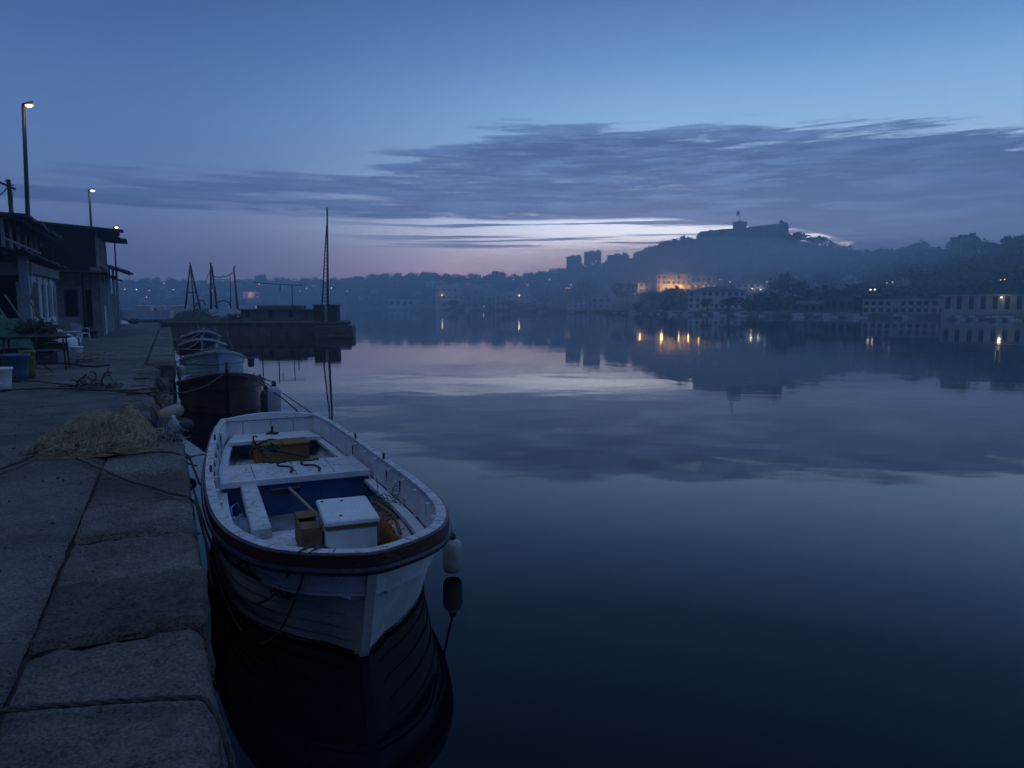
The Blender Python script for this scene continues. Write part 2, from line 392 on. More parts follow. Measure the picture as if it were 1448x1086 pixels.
for t in ts:
    r = []
    for px in cols:
        ys = table(SHORE, px)[0]; yr = table(RIDGE, px)[1]; Y = ys + t * (yr - ys)
        a = (px - CX) / F
        X = a * Y / ct if False else a * (Y * ct + (0) )   # columns share a bearing at eye level
        z = -2.5 if t < 0 else (.35 if t == 0 else terr(px, Y))
        d = ray(px, 434)
        r.append((d[0] / d[1] * Y, Y, z))
    rows.append(r)
mb = MB(); mb.grid(rows)
tag(mb.build('hills', M('scrub_ground', (.05, .06, .045), .95, .5, .06, .4, .5)), 'hazy hills around the bay below the fortress', kind='structure')
# ------------------------------------------------------------------ boats
WHITE = M('white_boat_paint', (.62, .66, .70), .5, .16, 3, .35, 45, dirt=(.20, .18, .15), dirt_at=.62)
WHITE_WORN = M('worn_white_paint', (.5, .53, .56), .6, .25, 5, .4, 40, dirt=(.13, .12, .11), dirt_at=.53)
BLUE_IN = M('blue_boat_paint', (.028, .095, .24), .5, .3, 4, .3, 30, dirt=(.02, .03, .05), dirt_at=.66)
RAIL_RED = M('oxblood_rail_paint', (.04, .013, .015), .45, .35, 5, .3, 30)
RAIL_DARK = M('navy_rail_paint', (.022, .03, .05), .35, .35, 6, .3, 30)
SEAM = M('dark_seam', (.05, .05, .055), .9, .3, 9, .2)
IRON = M('rusty_iron', (.05, .035, .03), .7, .5, 14, .5, 60, .3)
OCHRE = M('ochre_crate', (.21, .11, .028), .7, .3, 6, .4, 40, dirt=(.12, .06, .02))
BROWN = M('brown_crate', (.17, .085, .04), .75, .35, 8, .4, 40)
ROPE = M('dark_rope', (.10, .095, .085), .95, .4, 30, .9, 260)
ROPE_PALE = M('pale_rope', (.30, .28, .24), .95, .3, 30, .9, 260)
NET_ORANGE = M('orange_net', (.34, .15, .03), .95, .4, 12, .3)
FENDER = M('dirty_white_fender', (.36, .36, .33), .5, .2, 6, .2, 20, dirt=(.16, .15, .12), dirt_at=.6)

BS = [(0, 0), (.2, .135), (.346, .285), (.625, .58), (.96, .80), (1.3, .92), (1.73, .97), (2.12, .945), (2.49, .83), (2.66, .70)]   # half breadth at the sheer over sqrt(metres from the bow)
BW = [(0, 0), (.45, .16), (.65, .36), (1.03, .73), (1.41, .88), (1.73, .92), (2.12, .89), (2.45, .74), (2.66, .6)]

class Hull:
    def __init__(s, L, beam, sheer, rake=.36, blunt=1.0):
        s.L, s.k, s.sheer, s.rake, s.b = L, beam / 1.94, sheer, rake, blunt
    def a7(s, a): return a * 7.08 / s.L
    def S(s, x):
        t = x / s.L
        return smooth_table(s.sheer, t)
    def half(s, a, w):                                 # half breadth a metres aft of that level's bow point, w 0 waterline .. 1 sheer
        q = math.sqrt(max(0, s.a7(a)))
        hi = smooth_table(BS, q) * s.k
        if s.b != 1: hi *= lerp(s.b, 1, min(1, a / (.35 * s.L)))
        lo = smooth_table(BW, q) * s.k
        if w >= 0: return lerp(lo, hi, w ** 1.15)
        return lo * max(0, 1 + w) ** .55
    def stations(s, n=44):
        return [s.L * ((i / n) ** 2) for i in range(n + 1)]
    def xs(s, a, w):                                   # local x: stern 0, bow L at the sheer
        Lw = s.L - s.rake * (1 - max(w, 0)) - (.35 * -min(w, 0))
        return Lw * (1 - a / s.L)
    def point(s, a, w, side, out=0.0):
        x = s.xs(a, w); z = s.S(x) * w if w >= 0 else .38 * w
        return Vector((x, side * (s.half(a, w) + out), z))
    def outline(s, n=44, a1=None):                     # sheer line: starboard stern, round the bow, port stern
        st_ = [a for a in s.stations(n)]
        pts = []
        for a in reversed(st_): pts.append(s.point(a, 1, -1))
        for a in st_[1:]: pts.append(s.point(a, 1, 1))
        return pts
    def inner(s, x, z=None):                           # inside half breadth at local x (at height z)
        w = 1 if z is None else max(0, min(1, z / s.S(x))); Lw = s.L - s.rake * (1 - w)
        return max(.02, s.half(max(0, s.L * (1 - x / Lw)), w) - .06)
    def shell(s, planks=7):
        mb = MB(); st_ = s.stations()
        ws = [-1, -.6, -.25]
        lv = [(w, 0) for w in ws]
        for k in range(planks):
            lv.append((k / planks, .012)); lv.append(((k + 1) / planks - .006, 0.0))
        for side in (-1, 1):
            rows = [[s.point(a, w, side, o if a > .12 else 0) for a in st_] for (w, o) in lv]
            if side == 1: rows = rows[::-1]
            mb.grid(rows, smooth=False)
        # transom
        col = [(s.point(s.L, w, 1), s.point(s.L, w, -1)) for (w, o) in lv]
        mb.grid([[p[1] for p in col], [p[0] for p in col]], smooth=False)
        return mb

def sweep(pts, prof, a=None, b=None, closed=True, mb=None, mi=0, wid=None):
    """prof: (outward offset, dz) rows carried along a plan outline."""
    mb = mb or MB(); m = len(pts); rows = []
    for i in range(a or 0, (b if b is not None else m)):
        t = pts[min(i + 1, m - 1)] - pts[max(i - 1, 0)]; t.z = 0
        t = t.normalized(); nrm = Vector((t.y, -t.x, 0))
        rows.append([pts[i] + nrm * o + Vector((0, 0, dz)) for (o, dz) in prof])
    mb.grid(rows, mi, False, closed)
    if closed: 
        n = len(prof); mb.add(rows[0], [tuple(range(n))], mi); mb.add(rows[-1], [tuple(range(n - 1, -1, -1))], mi)
    return mb

def deck_piece(h, x0, x1, z, th, inset=0.0, y0=None, y1=None, n=10):
    """a flat board cut to the inside of the hull"""
    mb = MB(); top = []; 
    for i in range(n + 1):
        x = lerp(x0, x1, i / n); hw = h.inner(x, z - th) - inset
        a_, b_ = (-hw if y0 is None else max(y0, -hw)), (hw if y1 is None else min(y1, hw))
        top.append((x, a_, b_))
    rows = [[(x, a_, z), (x, b_, z), (x, b_, z - th), (x, a_, z - th)] for x, a_, b_ in top]
    mb.grid(rows, 0, False, True)
    mb.add(rows[0], [(3, 2, 1, 0)]); mb.add(rows[-1], [(0, 1, 2, 3)])
    return mb

BOAT_RZ = math.atan2(-ca, sa)                          # bow towards the near end of the quay

def coil(c, r, turns, rr, z0=0, seed=0, n=22):
    rs = random.Random(seed); pts = []
    for i in range(int(turns * n)):
        w = 2 * math.pi * i / n; k = r * (1 - .35 * (i / (turns * n))) + rs.uniform(-.02, .02)
        pts.append((c[0] + k * math.cos(w), c[1] + k * math.sin(w), c[2] + z0 + rr + (i / n) * rr * 1.1 + rs.uniform(0, .006)))
    return pts

def tangle(mb, c, size, n, r, seed, seg=14, flat=.6, curl=1.0):
    rs = random.Random(seed)
    for k in range(n):
        p = Vector((rs.gauss(0, .35) * size[0], rs.gauss(0, .35) * size[1], abs(rs.gauss(0, .3)) * size[2]))
        dirv = Vector((rs.uniform(-1, 1), rs.uniform(-1, 1), rs.uniform(-.4, .4))).normalized()
        ax = Vector((rs.uniform(-1, 1), rs.uniform(-1, 1), rs.uniform(-.5, 1.5))).normalized()
        pts = []
        step = min(size[0], size[1]) * .09; turn = rs.uniform(.15, .7) * curl * rs.choice((-1, 1))
        for i in range(seg):
            pts.append((c[0] + p.x, c[1] + p.y, c[2] + max(.004, p.z)))
            dirv = Matrix.Rotation(turn, 3, ax) @ dirv; dirv.z -= p.z * .2
            p = p + dirv * step
        mb.tube(pts, r, 3, caps=False)
    return mb

# ---- the white boat at the quay
HB = Hull(7.12, 1.95, [(0, .76), (.25, .71), (.5, .70), (.75, .76), (.9, .82), (1, .86)], .38)
b1 = thing('wooden_boat', Q(1.38, 11.6, 0), BOAT_RZ - math.atan(.033), 'white open wooden boat with blue inside and oxblood rub rail, largest boat at the quay', 'boat', None)
hull = HB.shell().build('hull', WHITE, b1)
ol = HB.outline()
NP = len(ol)
# gunwale capping with dark butt seams
mb = sweep(ol, [(.012, .0), (.012, .035), (-.068, .035), (-.068, .0)])
cap = mb
for i in range(4, NP - 4):
    d = (ol[i] - ol[NP // 2]).length
acc = 0; last = 0
for i in range(1, NP):
    acc += (ol[i] - ol[i - 1]).length
    if acc - last > .52:
        last = acc; t = (ol[min(i + 1, NP - 1)] - ol[i - 1]).normalized(); n_ = Vector((t.y, -t.x, 0)).normalized()
        p = ol[i]; j = random.uniform(-.3, .3)
        q0 = p + n_ * .008 + Vector((0, 0, .0375)) + t * .004 * j; q1 = p - n_ * .066 + Vector((0, 0, .0375)) + t * (.03 * j)
        cap.add([q0 - t * .004, q0 + t * .004, q1 + t * .004, q1 - t * .004], [(0, 1, 2, 3)], 1)
cap.build('gunwale', [WHITE_WORN, SEAM], b1)
sweep(ol, [(.012, .03), (.034, .022), (.036, -.058), (.006, -.058)]).build('upper_rub_rail', RAIL_RED, b1)
sweep(ol, [(.006, -.061), (.05, -.063), (.06, -.084), (.05, -.112), (.006, -.118)]).build('lower_rub_rail', RAIL_DARK, b1)
# inside: white bulwark with scupper slots and frames, a shelf, blue ceiling below
mb = sweep(ol, [(-.055, .0), (-.08, -.27)], closed=False)
acc = 0; last = -.2
for i in range(3, NP - 3):
    seg = (ol[i] - ol[i - 1]).length; acc += seg
    if acc - last > .46 and (ol[i].x < 6.3):
        last = acc; t = (ol[i + 1] - ol[i - 1]); t.z = 0; t.normalize(); n_ = Vector((t.y, -t.x, 0)); p = ol[i]
        mtx = Matrix(((t.x, n_.x, 0, p.x), (t.y, n_.y, 0, p.y), (0, 0, 1, p.z), (0, 0, 0, 1)))
        mb.box(-.022, .022, -.105, -.05, -.268, -.002, 0, mat=mtx)
        mb.box(.2, .222, -.078, -.066, -.2, -.07, 1, mat=mtx) if random.random() < .45 else None
        mb.box(.024, .031, -.082, -.072, -.26, -.04, 1, mat=mtx)
mb.build('bulwark', [WHITE, SEAM], b1)
sweep(ol, [(-.10, -.268), (-.20, -.268), (-.20, -.31), (-.10, -.31)]).build('inner_shelf', WHITE, b1)
hi = [p for p in ol]
mbB, mbW = MB(), MB()
for mbx, xa, xb in ((mbB, 3.27, 5.05), (mbW, -.1, 3.29)):
    for half_ in (range(0, NP // 2 + 1), range(NP // 2, NP)):
        idx = [i for i in half_ if xa <= ol[i].x <= xb]
        if len(idx) > 1: sweep(ol, [(-.11, -.30), (-.15, -.46), (-.27, -.60)], idx[0], idx[-1] + 1, False, mbx)
mbB.build('blue_lining', BLUE_IN, b1); mbW.build('white_lining', WHITE, b1)
# transom inside, decks and thwarts
mb = MB(); hw = HB.inner(.1)
mb.box(.0, .045, -hw - .04, hw + .04, .2, .74)
mb.box(.045, .052, -.006, .0, .3, .73, 1); mb.box(.045, .052, .33, .335, .3, .73, 1); mb.box(.045, .052, -.42, -.415, .3, .73, 1)
mb.build('transom_board', [WHITE, SEAM], b1)
mb = MB(); rows = []
for i in range(13):
    y = lerp(-hw - .06, hw + .06, i / 12); c = .065 * (1 - (y / hw) ** 2)
    rows.append([(-.02, y, .755), (-.02, y, .785 + c), (.075, y, .785 + c), (.075, y, .755)])
mb.grid(rows, 0, False, True); mb.build('transom_cap', WHITE, b1)
deck_piece(HB, .045, .68, .53, .05, .05).build('stern_bench', WHITE, b1)
mb = deck_piece(HB, 2.38, 3.25, .545, .05, .06)
mb.box(2.45, 3.22, -.003, .004, .5465, .5475, 1); mb.box(2.45, 3.22, .43, .436, .5465, .5475, 1); mb.box(2.45, 3.22, -.47, -.464, .5465, .5475, 1)
mb.build('thwart', [WHITE_WORN, SEAM], b1)
MB().box(3.251, 3.285, -HB.inner(3.27) + .07, HB.inner(3.27) - .07, .475, .55, bev=.006).build('thwart_fascia', WHITE, b1)
mb = MB(); w_ = HB.inner(3.2) - .08; mb.box(3.2, 3.235, -w_, w_, .06, .49)
mb.build('bulkhead', BLUE_IN, b1)
deck_piece(HB, .05, 2.4, .23, .03, .1).build('stern_sole', WHITE_WORN, b1)
deck_piece(HB, 3.2, 5.1, .10, .03, .12).build('well_sole', M('stained_sole', (.16, .19, .24), .7, .4, 3, .4, dirt=(.05, .05, .06)), b1)
mb = deck_piece(HB, 4.93, 6.75, .40, .04, .07)
for x in (5.3, 5.72, 6.1): mb.box(x, x + .006, -.4, .4, .4005, .4015, 1)
mb.build('bow_platform', [WHITE_WORN, SEAM], b1)
mb = MB(); w_ = HB.inner(4.95) - .1; mb.box(4.94, 4.97, -w_, w_, .08, .36); mb.build('platform_front', WHITE, b1)
deck_piece(HB, 4.42, 4.93, .27, .035, .1, None, .1).build('low_step', WHITE_WORN, b1)
MB().box(3.2, 5.02, -.63, -.455, .40, .505, bev=.012).build('side_bench', WHITE_WORN, b1)
MB().box(3.9, 4.0, -.60, -.48, .08, .40).build('bench_leg', WHITE_WORN, b1)
# stem, whisker mouldings, painted strip and flaking marks on the bow
mb = MB(); rows = []
for i in range(15):
    w = lerp(-.9, 1.0, i / 14); p = HB.point(0, w, 1); z = p.z
    if w > .97: z = p.z - .11
    rows.append([(p.x - .12, -.042, z), (p.x + .045, -.032, z), (p.x + .045, .032, z), (p.x - .12, .042, z)])
mb.grid(rows, 0, False, True); mb.add(rows[-1], [(0, 1, 2, 3)]); mb.build('stem_post', WHITE, b1)
for side in (-1, 1):
    pts = [HB.point(a, lerp(.60, .84, min(1, a / .9) ** .7), side, .028) for a in [.03 + .92 * (i / 20) ** 1.6 for i in range(21)]]
    MB().tube(pts, .024, 6, r1=.012).build('bow_moulding', WHITE, b1)
def hull_patch(a0, a1, w0, w1, side, out=.018, n=6):
    mbp = MB(); rows = [[HB.point(lerp(a0, a1, i / n), w, side, out) for i in range(n + 1)] for w in ((w0, w1) if side < 0 else (w1, w0))]
    return mbp.grid(rows, 0, False)
hull_patch(.55, 1.75, .615, .69, -1, .018, 12).build('dark_name_board', SEAM, b1)
rs = random.Random(5); mb = MB()
a = .36
for ch in range(5):                                    # worn registration letters, no longer legible
    for k in range(3):
        a0 = a + rs.uniform(0, .03); w0 = .50 + rs.uniform(-.02, .05)
        pr = hull_patch(a0, a0 + rs.uniform(.012, .03), w0, w0 + rs.uniform(.015, .06), -1, .017, 2); mb.add(pr.v, pr.f)
    a += .045
mb.build('worn_lettering', SEAM, b1)
mb = MB(); a = .75
for ch in range(9):
    for k in range(3):
        a0 = a + rs.uniform(0, .05); w0 = .70 + rs.uniform(-.02, .035)
        pr = hull_patch(a0, a0 + rs.uniform(.02, .045), w0, w0 + rs.uniform(.012, .03), -1, .016, 2); mb.add(pr.v, pr.f)
    a += .095
pr = hull_patch(.74, 1.62, .712, .718, -1, .0165, 8); mb.add(pr.v, pr.f)
mb.build('worn_lettering', SEAM, b1)
for side in (-1, 1): hull_patch(.015, 6.9, -.08, .045, side, .022, 60).build('waterline_band', M('dark_antifouling', (.03, .035, .03), .7, .4, 6, .3), b1)
# fittings
mb = MB(); mb.tube([(.2, .0, .53), (.2, .0, .66)], .018, 8); mb.tube([(.13, -.03, .55), (.2, 0, .56), (.27, .05, .55)], .02, 6); mb.tube([(.2, -.09, .545), (.2, .09, .545)], .016, 6); mb.build('tiller_fitting', IRON, b1)
for (x, y) in ((2.2, .86), (3.6, .88), (3.5, -.80), (1.6, -.78)):
    s_ = 1 if y > 0 else -1; yy = s_ * (HB.inner(x) + .015); z = HB.S(x) + .035
    MB().tube([(x, yy, z - .02), (x, yy, z + .07)], .014, 6).build('thole_pin', IRON, b1)
mb = MB(); x, z = 6.70, .38
mb.tube([(x, -.05, z), (x, -.05, z + .36)], .035, 8); mb.tube([(x, -.16, z + .28), (x, .06, z + .28)], .02, 8)
mb.build('mooring_bitt', IRON, b1)
def inboat(p): return b1.matrix_world @ Vector(p) if False else Matrix.Translation(b1.location) @ Matrix.Rotation(b1.rotation_euler.z, 4, 'Z') @ Vector(p)
BRZ = b1.rotation_euler.z

# ---- things lying in the white boat
t = thing('fish_box', inboat((.86, .05, .232)), BRZ + rad(2), 'ochre wooden box lying under the stern bench of the white boat', 'box')
mb = MB(); mb.box(-.20, .20, -.37, .38, 0, .265, bev=.015); mb.build('box_body', OCHRE, t)
mb = MB(); mb.box(-.215, .215, -.385, .0, .267, .30, bev=.008); mb.box(-.215, .215, .006, .395, .267, .30, bev=.008); mb.build('lid', OCHRE, t)
for k, y in enumerate((-.30, .30)): MB().box(.201, .213, y - .03, y + .03, .01, .25).build('batten', OCHRE, t)
t = thing('grapnel_anchor', inboat((1.95, -.02, .26)), BRZ + .4, 'rusty grapnel anchor with rope against the ochre box', 'anchor')
mb = MB(); mb.tube([(-.75, 0, .30), (.55, .02, .33)], .02, 6, r1=.014); mb.build('shank', IRON, t)
for k in range(4):
    w = k * math.pi / 2 + .5
    pts = [(-.75 + .18 * (1 - math.cos(i * .3)) , math.cos(w) * .2 * math.sin(i * .3), .30 + math.sin(w) * .2 * math.sin(i * .3)) for i in range(7)]
    MB().tube(pts, .017, 6, r1=.008).build('fluke', IRON, t)
mb = MB(); tangle(mb, (-.35, .02, .28), (.25, .16, .12), 26, .012, 11, 14); mb.build('lashing', ROPE, t)
mb = MB()
for a_, b_ in (((2.45, -.15), (3.1, -.02)), ((2.5, .12), (3.16, .3)), ((2.42, -.35), (2.5, .4))):
    pts = [(lerp(a_[0], b_[0], i / 9), lerp(a_[1], b_[1], i / 9) + .05 * math.sin(i * .9 + a_[0]), .56 + .012 * math.sin(i * 1.7)) for i in range(10)]
    mb.tube([inboat(p) for p in pts], .013, 5)
tag(mb.build('chain', IRON), 'dark rusty chain ends lying across the thwart of the white boat', 'chain')
t = thing('cool_box', inboat((5.58, .12, .40)), BRZ + rad(-3), 'white lidded cool box with amber band standing on the bow platform', 'cool box')
mb = MB(); mb.box(-.33, .33, -.205, .205, 0, .285, bev=.016); mb.build('box_body', WHITE, t)
mb = MB(); mb.box(-.36, .36, -.225, .225, .318, .365, bev=.012)
for (x, y) in ((-.25, -.02), (.22, -.09), (-.28, -.19)): mb.box(x, x + .022, y, y + .022, .364, .372, 1)
mb.build('lid', [WHITE, SEAM], t)
MB().box(-.337, .337, -.211, .211, .284, .319).build('amber_band', OCHRE, t)
for x in (-.1, .08): MB().box(x, x + .02, -.213, -.2051, .10, .2).build('handle_slot', SEAM, t)
t = thing('crate', inboat((5.42, -.19, .40)), BRZ + rad(-2), 'small brown wooden crate standing against the white cool box', 'crate')
mb = MB(); mb.box(-.30, .30, -.085, -.07, 0, .24); mb.box(-.30, .30, .07, .085, 0, .24); mb.box(-.30, -.285, -.07, .07, 0, .24); mb.box(.285, .30, -.07, .07, 0, .24); mb.box(-.285, .285, -.07, .07, .0, .15); mb.build('crate_body', BROWN, t)
for x in (-.29, .06): MB().box(x, x + .22, -.08, .08, .242, .255).build('crate_slat', BROWN, t)
mb = MB(); mb.box(-.20, .55, -.30, .1, .0, .03)
t = thing('net_bundle', inboat((5.36, .47, .402)), BRZ, 'orange brown fishing net heaped behind the white cool box', 'fishing net')
mb = MB(); rows = []
for i in range(14):
    r = []
    for k in range(10):
        x = lerp(-.40, .28, i / 13); y = lerp(-.15, .12, k / 9); e = (1 - (2 * i / 13 - 1) ** 4) * (1 - (2 * k / 9 - 1) ** 4)
        r.append((x, y, e * (.17 + .07 * fb(x * 4, y * 4, 2)) + .005 * 0))
    rows.append(r)
mb.grid(rows); mb.build('net_core', BROWN, t)
mb = MB(); tangle(mb, (0, -.02, .08), (.36, .13, .16), 120, .0035, 3, 14); tangle(mb, (.36, -.02, .05), (.13, .10, .2), 90, .0035, 4, 16); mb.build('net_strands', NET_ORANGE, t)
mb = MB(); rows = [[(-.5, -.55, .19), (-.45, -.55, .22)], [(-.5, .2, .19), (-.45, .2, .22)]]
mb.tube([(-.40, -.50, .16), (-.44, -.2, .22), (-.40, .05, .2), (-.1, .15, .14), (.2, .13, .06)], .018, 6); mb.build('head_rope', BROWN, t)
t = thing('deck_brush', inboat((4.35, -.05, .12)), BRZ, 'long handled deck brush leaning on the crate in the white boat', 'brush')
MB().tube([(-.65, -.1, .40), (.62, .02, .42)], .016, 8).build('handle', M('grey_wood', (.30, .25, .19), .8, .3, 12, .5, 60), t)
mb = MB(); mb.box(-.68, -.64, -.30, .02, .375, .405, bev=.006); mb.box(-.675, -.645, -.29, .01, .345, .375, 0); mb.build('brush_head', IRON, t)
t = thing('plastic_bag', inboat((4.2, -.70, .13)), BRZ, 'crumpled pale blue plastic bag stuffed beside the side bench', 'bag')
mb = MB(); rows = []
for i in range(15):
    th = math.pi * i / 14; r = []
    for k in range(22):
        ph = 2 * math.pi * k / 22; q = 1 + .42 * fb(math.cos(ph) * 2 + 4, math.sin(ph) * 2, th * 2) 
        r.append((.30 * math.sin(th) * math.cos(ph) * q, .15 * math.sin(th) * math.sin(ph) * q, .12 - .13 * math.cos(th) * q))
    rows.append(r)
mb.grid(rows, closed=True); mb.build('bag_body', M('blue_plastic', (.16, .26, .40), .35, .3, 8, .6, 12), t)
MB().tube([(-.2, -.05, .2), (-.28, -.06, .3), (-.32, 0, .33), (-.3, .06, .2)], .012, 5).build('bag_handle', M('blue_plastic', (0, 0, 0)), t)
mb = MB(); tangle(mb, inboat((4.45, .72, .36)), (.35, .25, .22), 50, .005, 21, 14)
tag(mb.build('twine', M('green_twine', (.16, .19, .13), .9, .4, 9, 0)), 'loose greenish twine hanging off the inner shelf of the white boat', 'twine')
t = thing('rope_coil', inboat((6.1, .3, .402)), BRZ, 'dark rope coiled at the bow beside the orange net', 'rope')
mb = MB(); mb.tube(coil((0, 0, 0), .16, 4, .014, 0, 4), .014, 5); mb.tube([(.14, 0, .03), (.26, .12, .1), (.2, .2, .05), (.1, .24, .03)], .014, 5); mb.build('coil', ROPE, t)

def make_fender(label, loc, r, h, mat, rope_to, group=None):
    t = thing('fender', loc, 0, label, 'fender', group)
    prof = [(r * .3, 0), (r * .75, h * .03), (r * .97, h * .12), (r, h * .3), (r, h * .72), (r * .9, h * .86), (r * .55, h * .95), (r * .38, h * .97)]
    MB().lathe(prof, 16).build('fender_body', mat, t)
    MB().lathe([(r * .34, 0), (r * .4, h * .03), (r * .36, h * .13), (r * .15, h * .16)], 10, (0, 0, h * .97)).build('fender_eye', SEAM, t)
    a_ = Vector((0, 0, h * 1.1)); b_ = Vector(rope_to) - Vector(loc)
    MB().tube(arc3(a_, b_, .015, 8), .012, 5).build('lanyard', ROPE, t)
    return t
make_fender('dirty white cylindrical fender hanging off the bow of the white boat', tuple(Q(2.285, 6.0, .03)), .092, .33, FENDER, tuple(inboat((HB.L - 1.45, HB.half(1.45, 1) + .06, .72))))

# ---- other boats
def small_boat(label, u, v, L, beam, sheer, mats, rz=0, whisk=True, engine=False, mast=0, group='boats moored along the quay', blunt=.62):
    h = Hull(L, beam, sheer, .3, blunt)
    hm_, rail, inn, trim = mats
    t = thing('wooden_boat', Q(v, u + L, 0), BOAT_RZ + rz, label, 'boat', group)
    h.shell(6).build('hull', hm_, t)
    o_ = h.outline(); 
    sweep(o_, [(.01, .0), (.01, .035), (-.10, .035), (-.10, .0)]).build('gunwale', trim, t)
    sweep(o_, [(.012, .02), (.045, .01), (.045, -.06), (.006, -.07)]).build('rub_rail', rail, t)
    sweep(o_, [(-.09, 0), (-.11, -.3), (-.25, -.62)], closed=False).build('lining', inn, t)
    for k, x in enumerate((.22, .45, .66)):
        deck_piece(h, L * x, L * x + .28, h.S(L * x) - .22, .04, .05, n=4).build('thwart', trim, t)
    deck_piece(h, L * .80, L * .985, h.S(L * .85) - .10, .04, .06, n=8).build('foredeck', trim, t)
    deck_piece(h, .05, L * .8, .1, .03, .1, n=10).build('sole', inn, t)
    mb = MB(); rows = []
    for i in range(13):
        w = lerp(-.9, 1.12, i / 12); p = h.point(0, min(w, 1), 1); z = h.S(L) * w if w > 0 else p.z
        rows.append([(p.x - .1, -.04, z), (p.x + .05, -.03, z), (p.x + .05, .03, z), (p.x - .1, .04, z)])
    mb.grid(rows, 0, False, True); mb.add(rows[-1], [(0, 1, 2, 3)]); mb.build('stem_post', rail, t)
    for side in (-1, 1):
        if whisk: MB().tube([h.point(a, lerp(.6, .74, min(1, a / 1.2)), side, .015) for a in [.1 * i for i in range(18)]], .018, 5).build('side_moulding', trim if engine else rail, t)
        for x in (.35, .55):
            yy = side * (h.inner(L * x) + .02); zz = h.S(L * x)
            MB().tube([(L * x, yy, zz), (L * x, yy, zz + .13)], .02, 6).build('thole_pin', rail, t)
    t['hull_l'] = L
    return t, h
RED_HULL = M('dark_oxblood_hull', (.10, .06, .056), .4, .35, 4, .3, 30)
LBLUE = M('light_blue_hull', (.42, .55, .66), .45, .2, 4, .3, 30, dirt=(.10, .12, .14), dirt_at=.64)
NAVY = M('navy_hull', (.03, .04, .07), .45, .3, 5, .3)
TEAL = M('teal_inside', (.05, .10, .16), .6, .3, 5, .3)
b2, h2 = small_boat('dark oxblood wooden boat behind the stern of the white boat', 17.5, 1.16, 5.4, 2.02, [(0, .48), (.5, .55), (.8, .76), (1, .97)], (RED_HULL, RAIL_RED, TEAL, M('worn_blue_trim', (.17, .22, .30), .6, .3, 6, .3)), whisk=True)
b3, h3 = small_boat('light blue wooden boat moored behind the dark oxblood boat', 25.1, 1.26, 5.2, 2.05, [(0, .58), (.5, .64), (.8, .86), (1, 1.06)], (LBLUE, M('pale_blue_trim', (.34, .40, .47), .6, .25, 6, .3), BLUE_IN, WHITE_WORN), rz=.03)
b4, h4 = small_boat('white and blue wooden boat moored behind the light blue boat', 33.2, 1.5, 5.0, 2.0, [(0, .66), (.5, .7), (.8, .92), (1, 1.14)], (NAVY, WHITE_WORN, TEAL, WHITE_WORN), rz=-.05)
b5, h5 = small_boat('farthest small wooden boat of the quay row, under a loose sheet', 41.5, 1.5, 4.6, 2.0, [(0, .8), (.5, .8), (.8, .98), (1, 1.22)], (NAVY, WHITE_WORN, TEAL, M('pale_blue_trim', (0, 0, 0))), rz=.04)
def onboat(b, p): return Matrix.Translation(b.location) @ Matrix.Rotation(b.rotation_euler.z, 4, 'Z') @ Vector(p)
# fenders between the white boat and the oxblood one
PALE_F = M('pale_blue_fender', (.34, .40, .47), .5, .2, 8, .2)
make_fender('pale blue upright fender with knob top beside the oxblood boat', tuple(D(389, 592, 12.9)), .115, .62, PALE_F, tuple(onboat(b2, (5.0, .72, .86))))
make_fender('dark fender hanging on the side of the oxblood boat', tuple(D(377, 590, 14.6)), .11, .60, NAVY, tuple(onboat(b2, (4.7, .8, .86))))
make_fender('dark fender hanging on the water side of the light blue boat', tuple(onboat(b3, (4.3, 1.13, .42))), .11, .38, NAVY, tuple(onboat(b3, (4.3, 1.0, .9))))
make_fender('white fender squeezed between light blue boat and quay', tuple(onboat(b3, (4.5, -1.08, .1))), .14, .5, FENDER, tuple(onboat(b3, (4.4, -.95, .9))))
# clutter on the row of boats
def heap_on(b, h, name, label, cat, x, sx, sy, sz, mat, seed, zz):
    t = thing(name, onboat(b, (x, 0, zz)), b.rotation_euler.z, label, cat); mb = MB(); rows = []
    for i in range(12):
        r = []
        for k in range(12):
            X = lerp(-sx, sx, i / 11); Y = lerp(-sy, sy, k / 11); e = (1 - (2 * i / 11 - 1) ** 4) * (1 - (2 * k / 11 - 1) ** 4)
            r.append((X, Y, e * sz * (1 + .8 * fb(X * 2.5 + seed, Y * 2.5, seed))))
        rows.append(r)
    mb.grid(rows); mb.build('heap_body', mat, t)
    mb = MB(); tangle(mb, (0, 0, sz * .7), (sx, sy, sz), 40, .010, seed, 14); mb.build('loose_line', ROPE_PALE, t)
heap_on(b3, h3, 'net_heap', 'grey net heaped on the foredeck of the light blue boat', 'fishing net', 4.45, .42, .42, .22, M('grey_net', (.22, .24, .27), .9, .4, 9, .5), 5, h3.S(4.4) - .1)
heap_on(b3, h3, 'folded_tarp', 'crumpled white tarpaulin at the stern of the light blue boat', 'tarpaulin', 1.6, .6, .7, .2, M('white_tarp', (.55, .58, .62), .6, .2, 5, .4, 10), 6, h3.S(1.5) - .1)
heap_on(b4, h4, 'net_heap', 'dark net heaped amidships in the white and blue boat', 'fishing net', 3.2, .8, .7, .25, NAVY, 7, .6)
heap_on(b5, h5, 'loose_sheet', 'loose pale sheet thrown over the farthest boat', 'sheet', 2.4, 1.3, .8, .3, M('white_tarp', (0, 0, 0)), 8, .75)
heap_on(b2, h2, 'tarpaulin', 'flat blue tarpaulin spread inside the oxblood boat', 'tarpaulin', 3.2, 1.0, .65, .12, M('navy_tarp', (.04, .07, .13), .5, .3, 5, .5, 14), 9, .38)
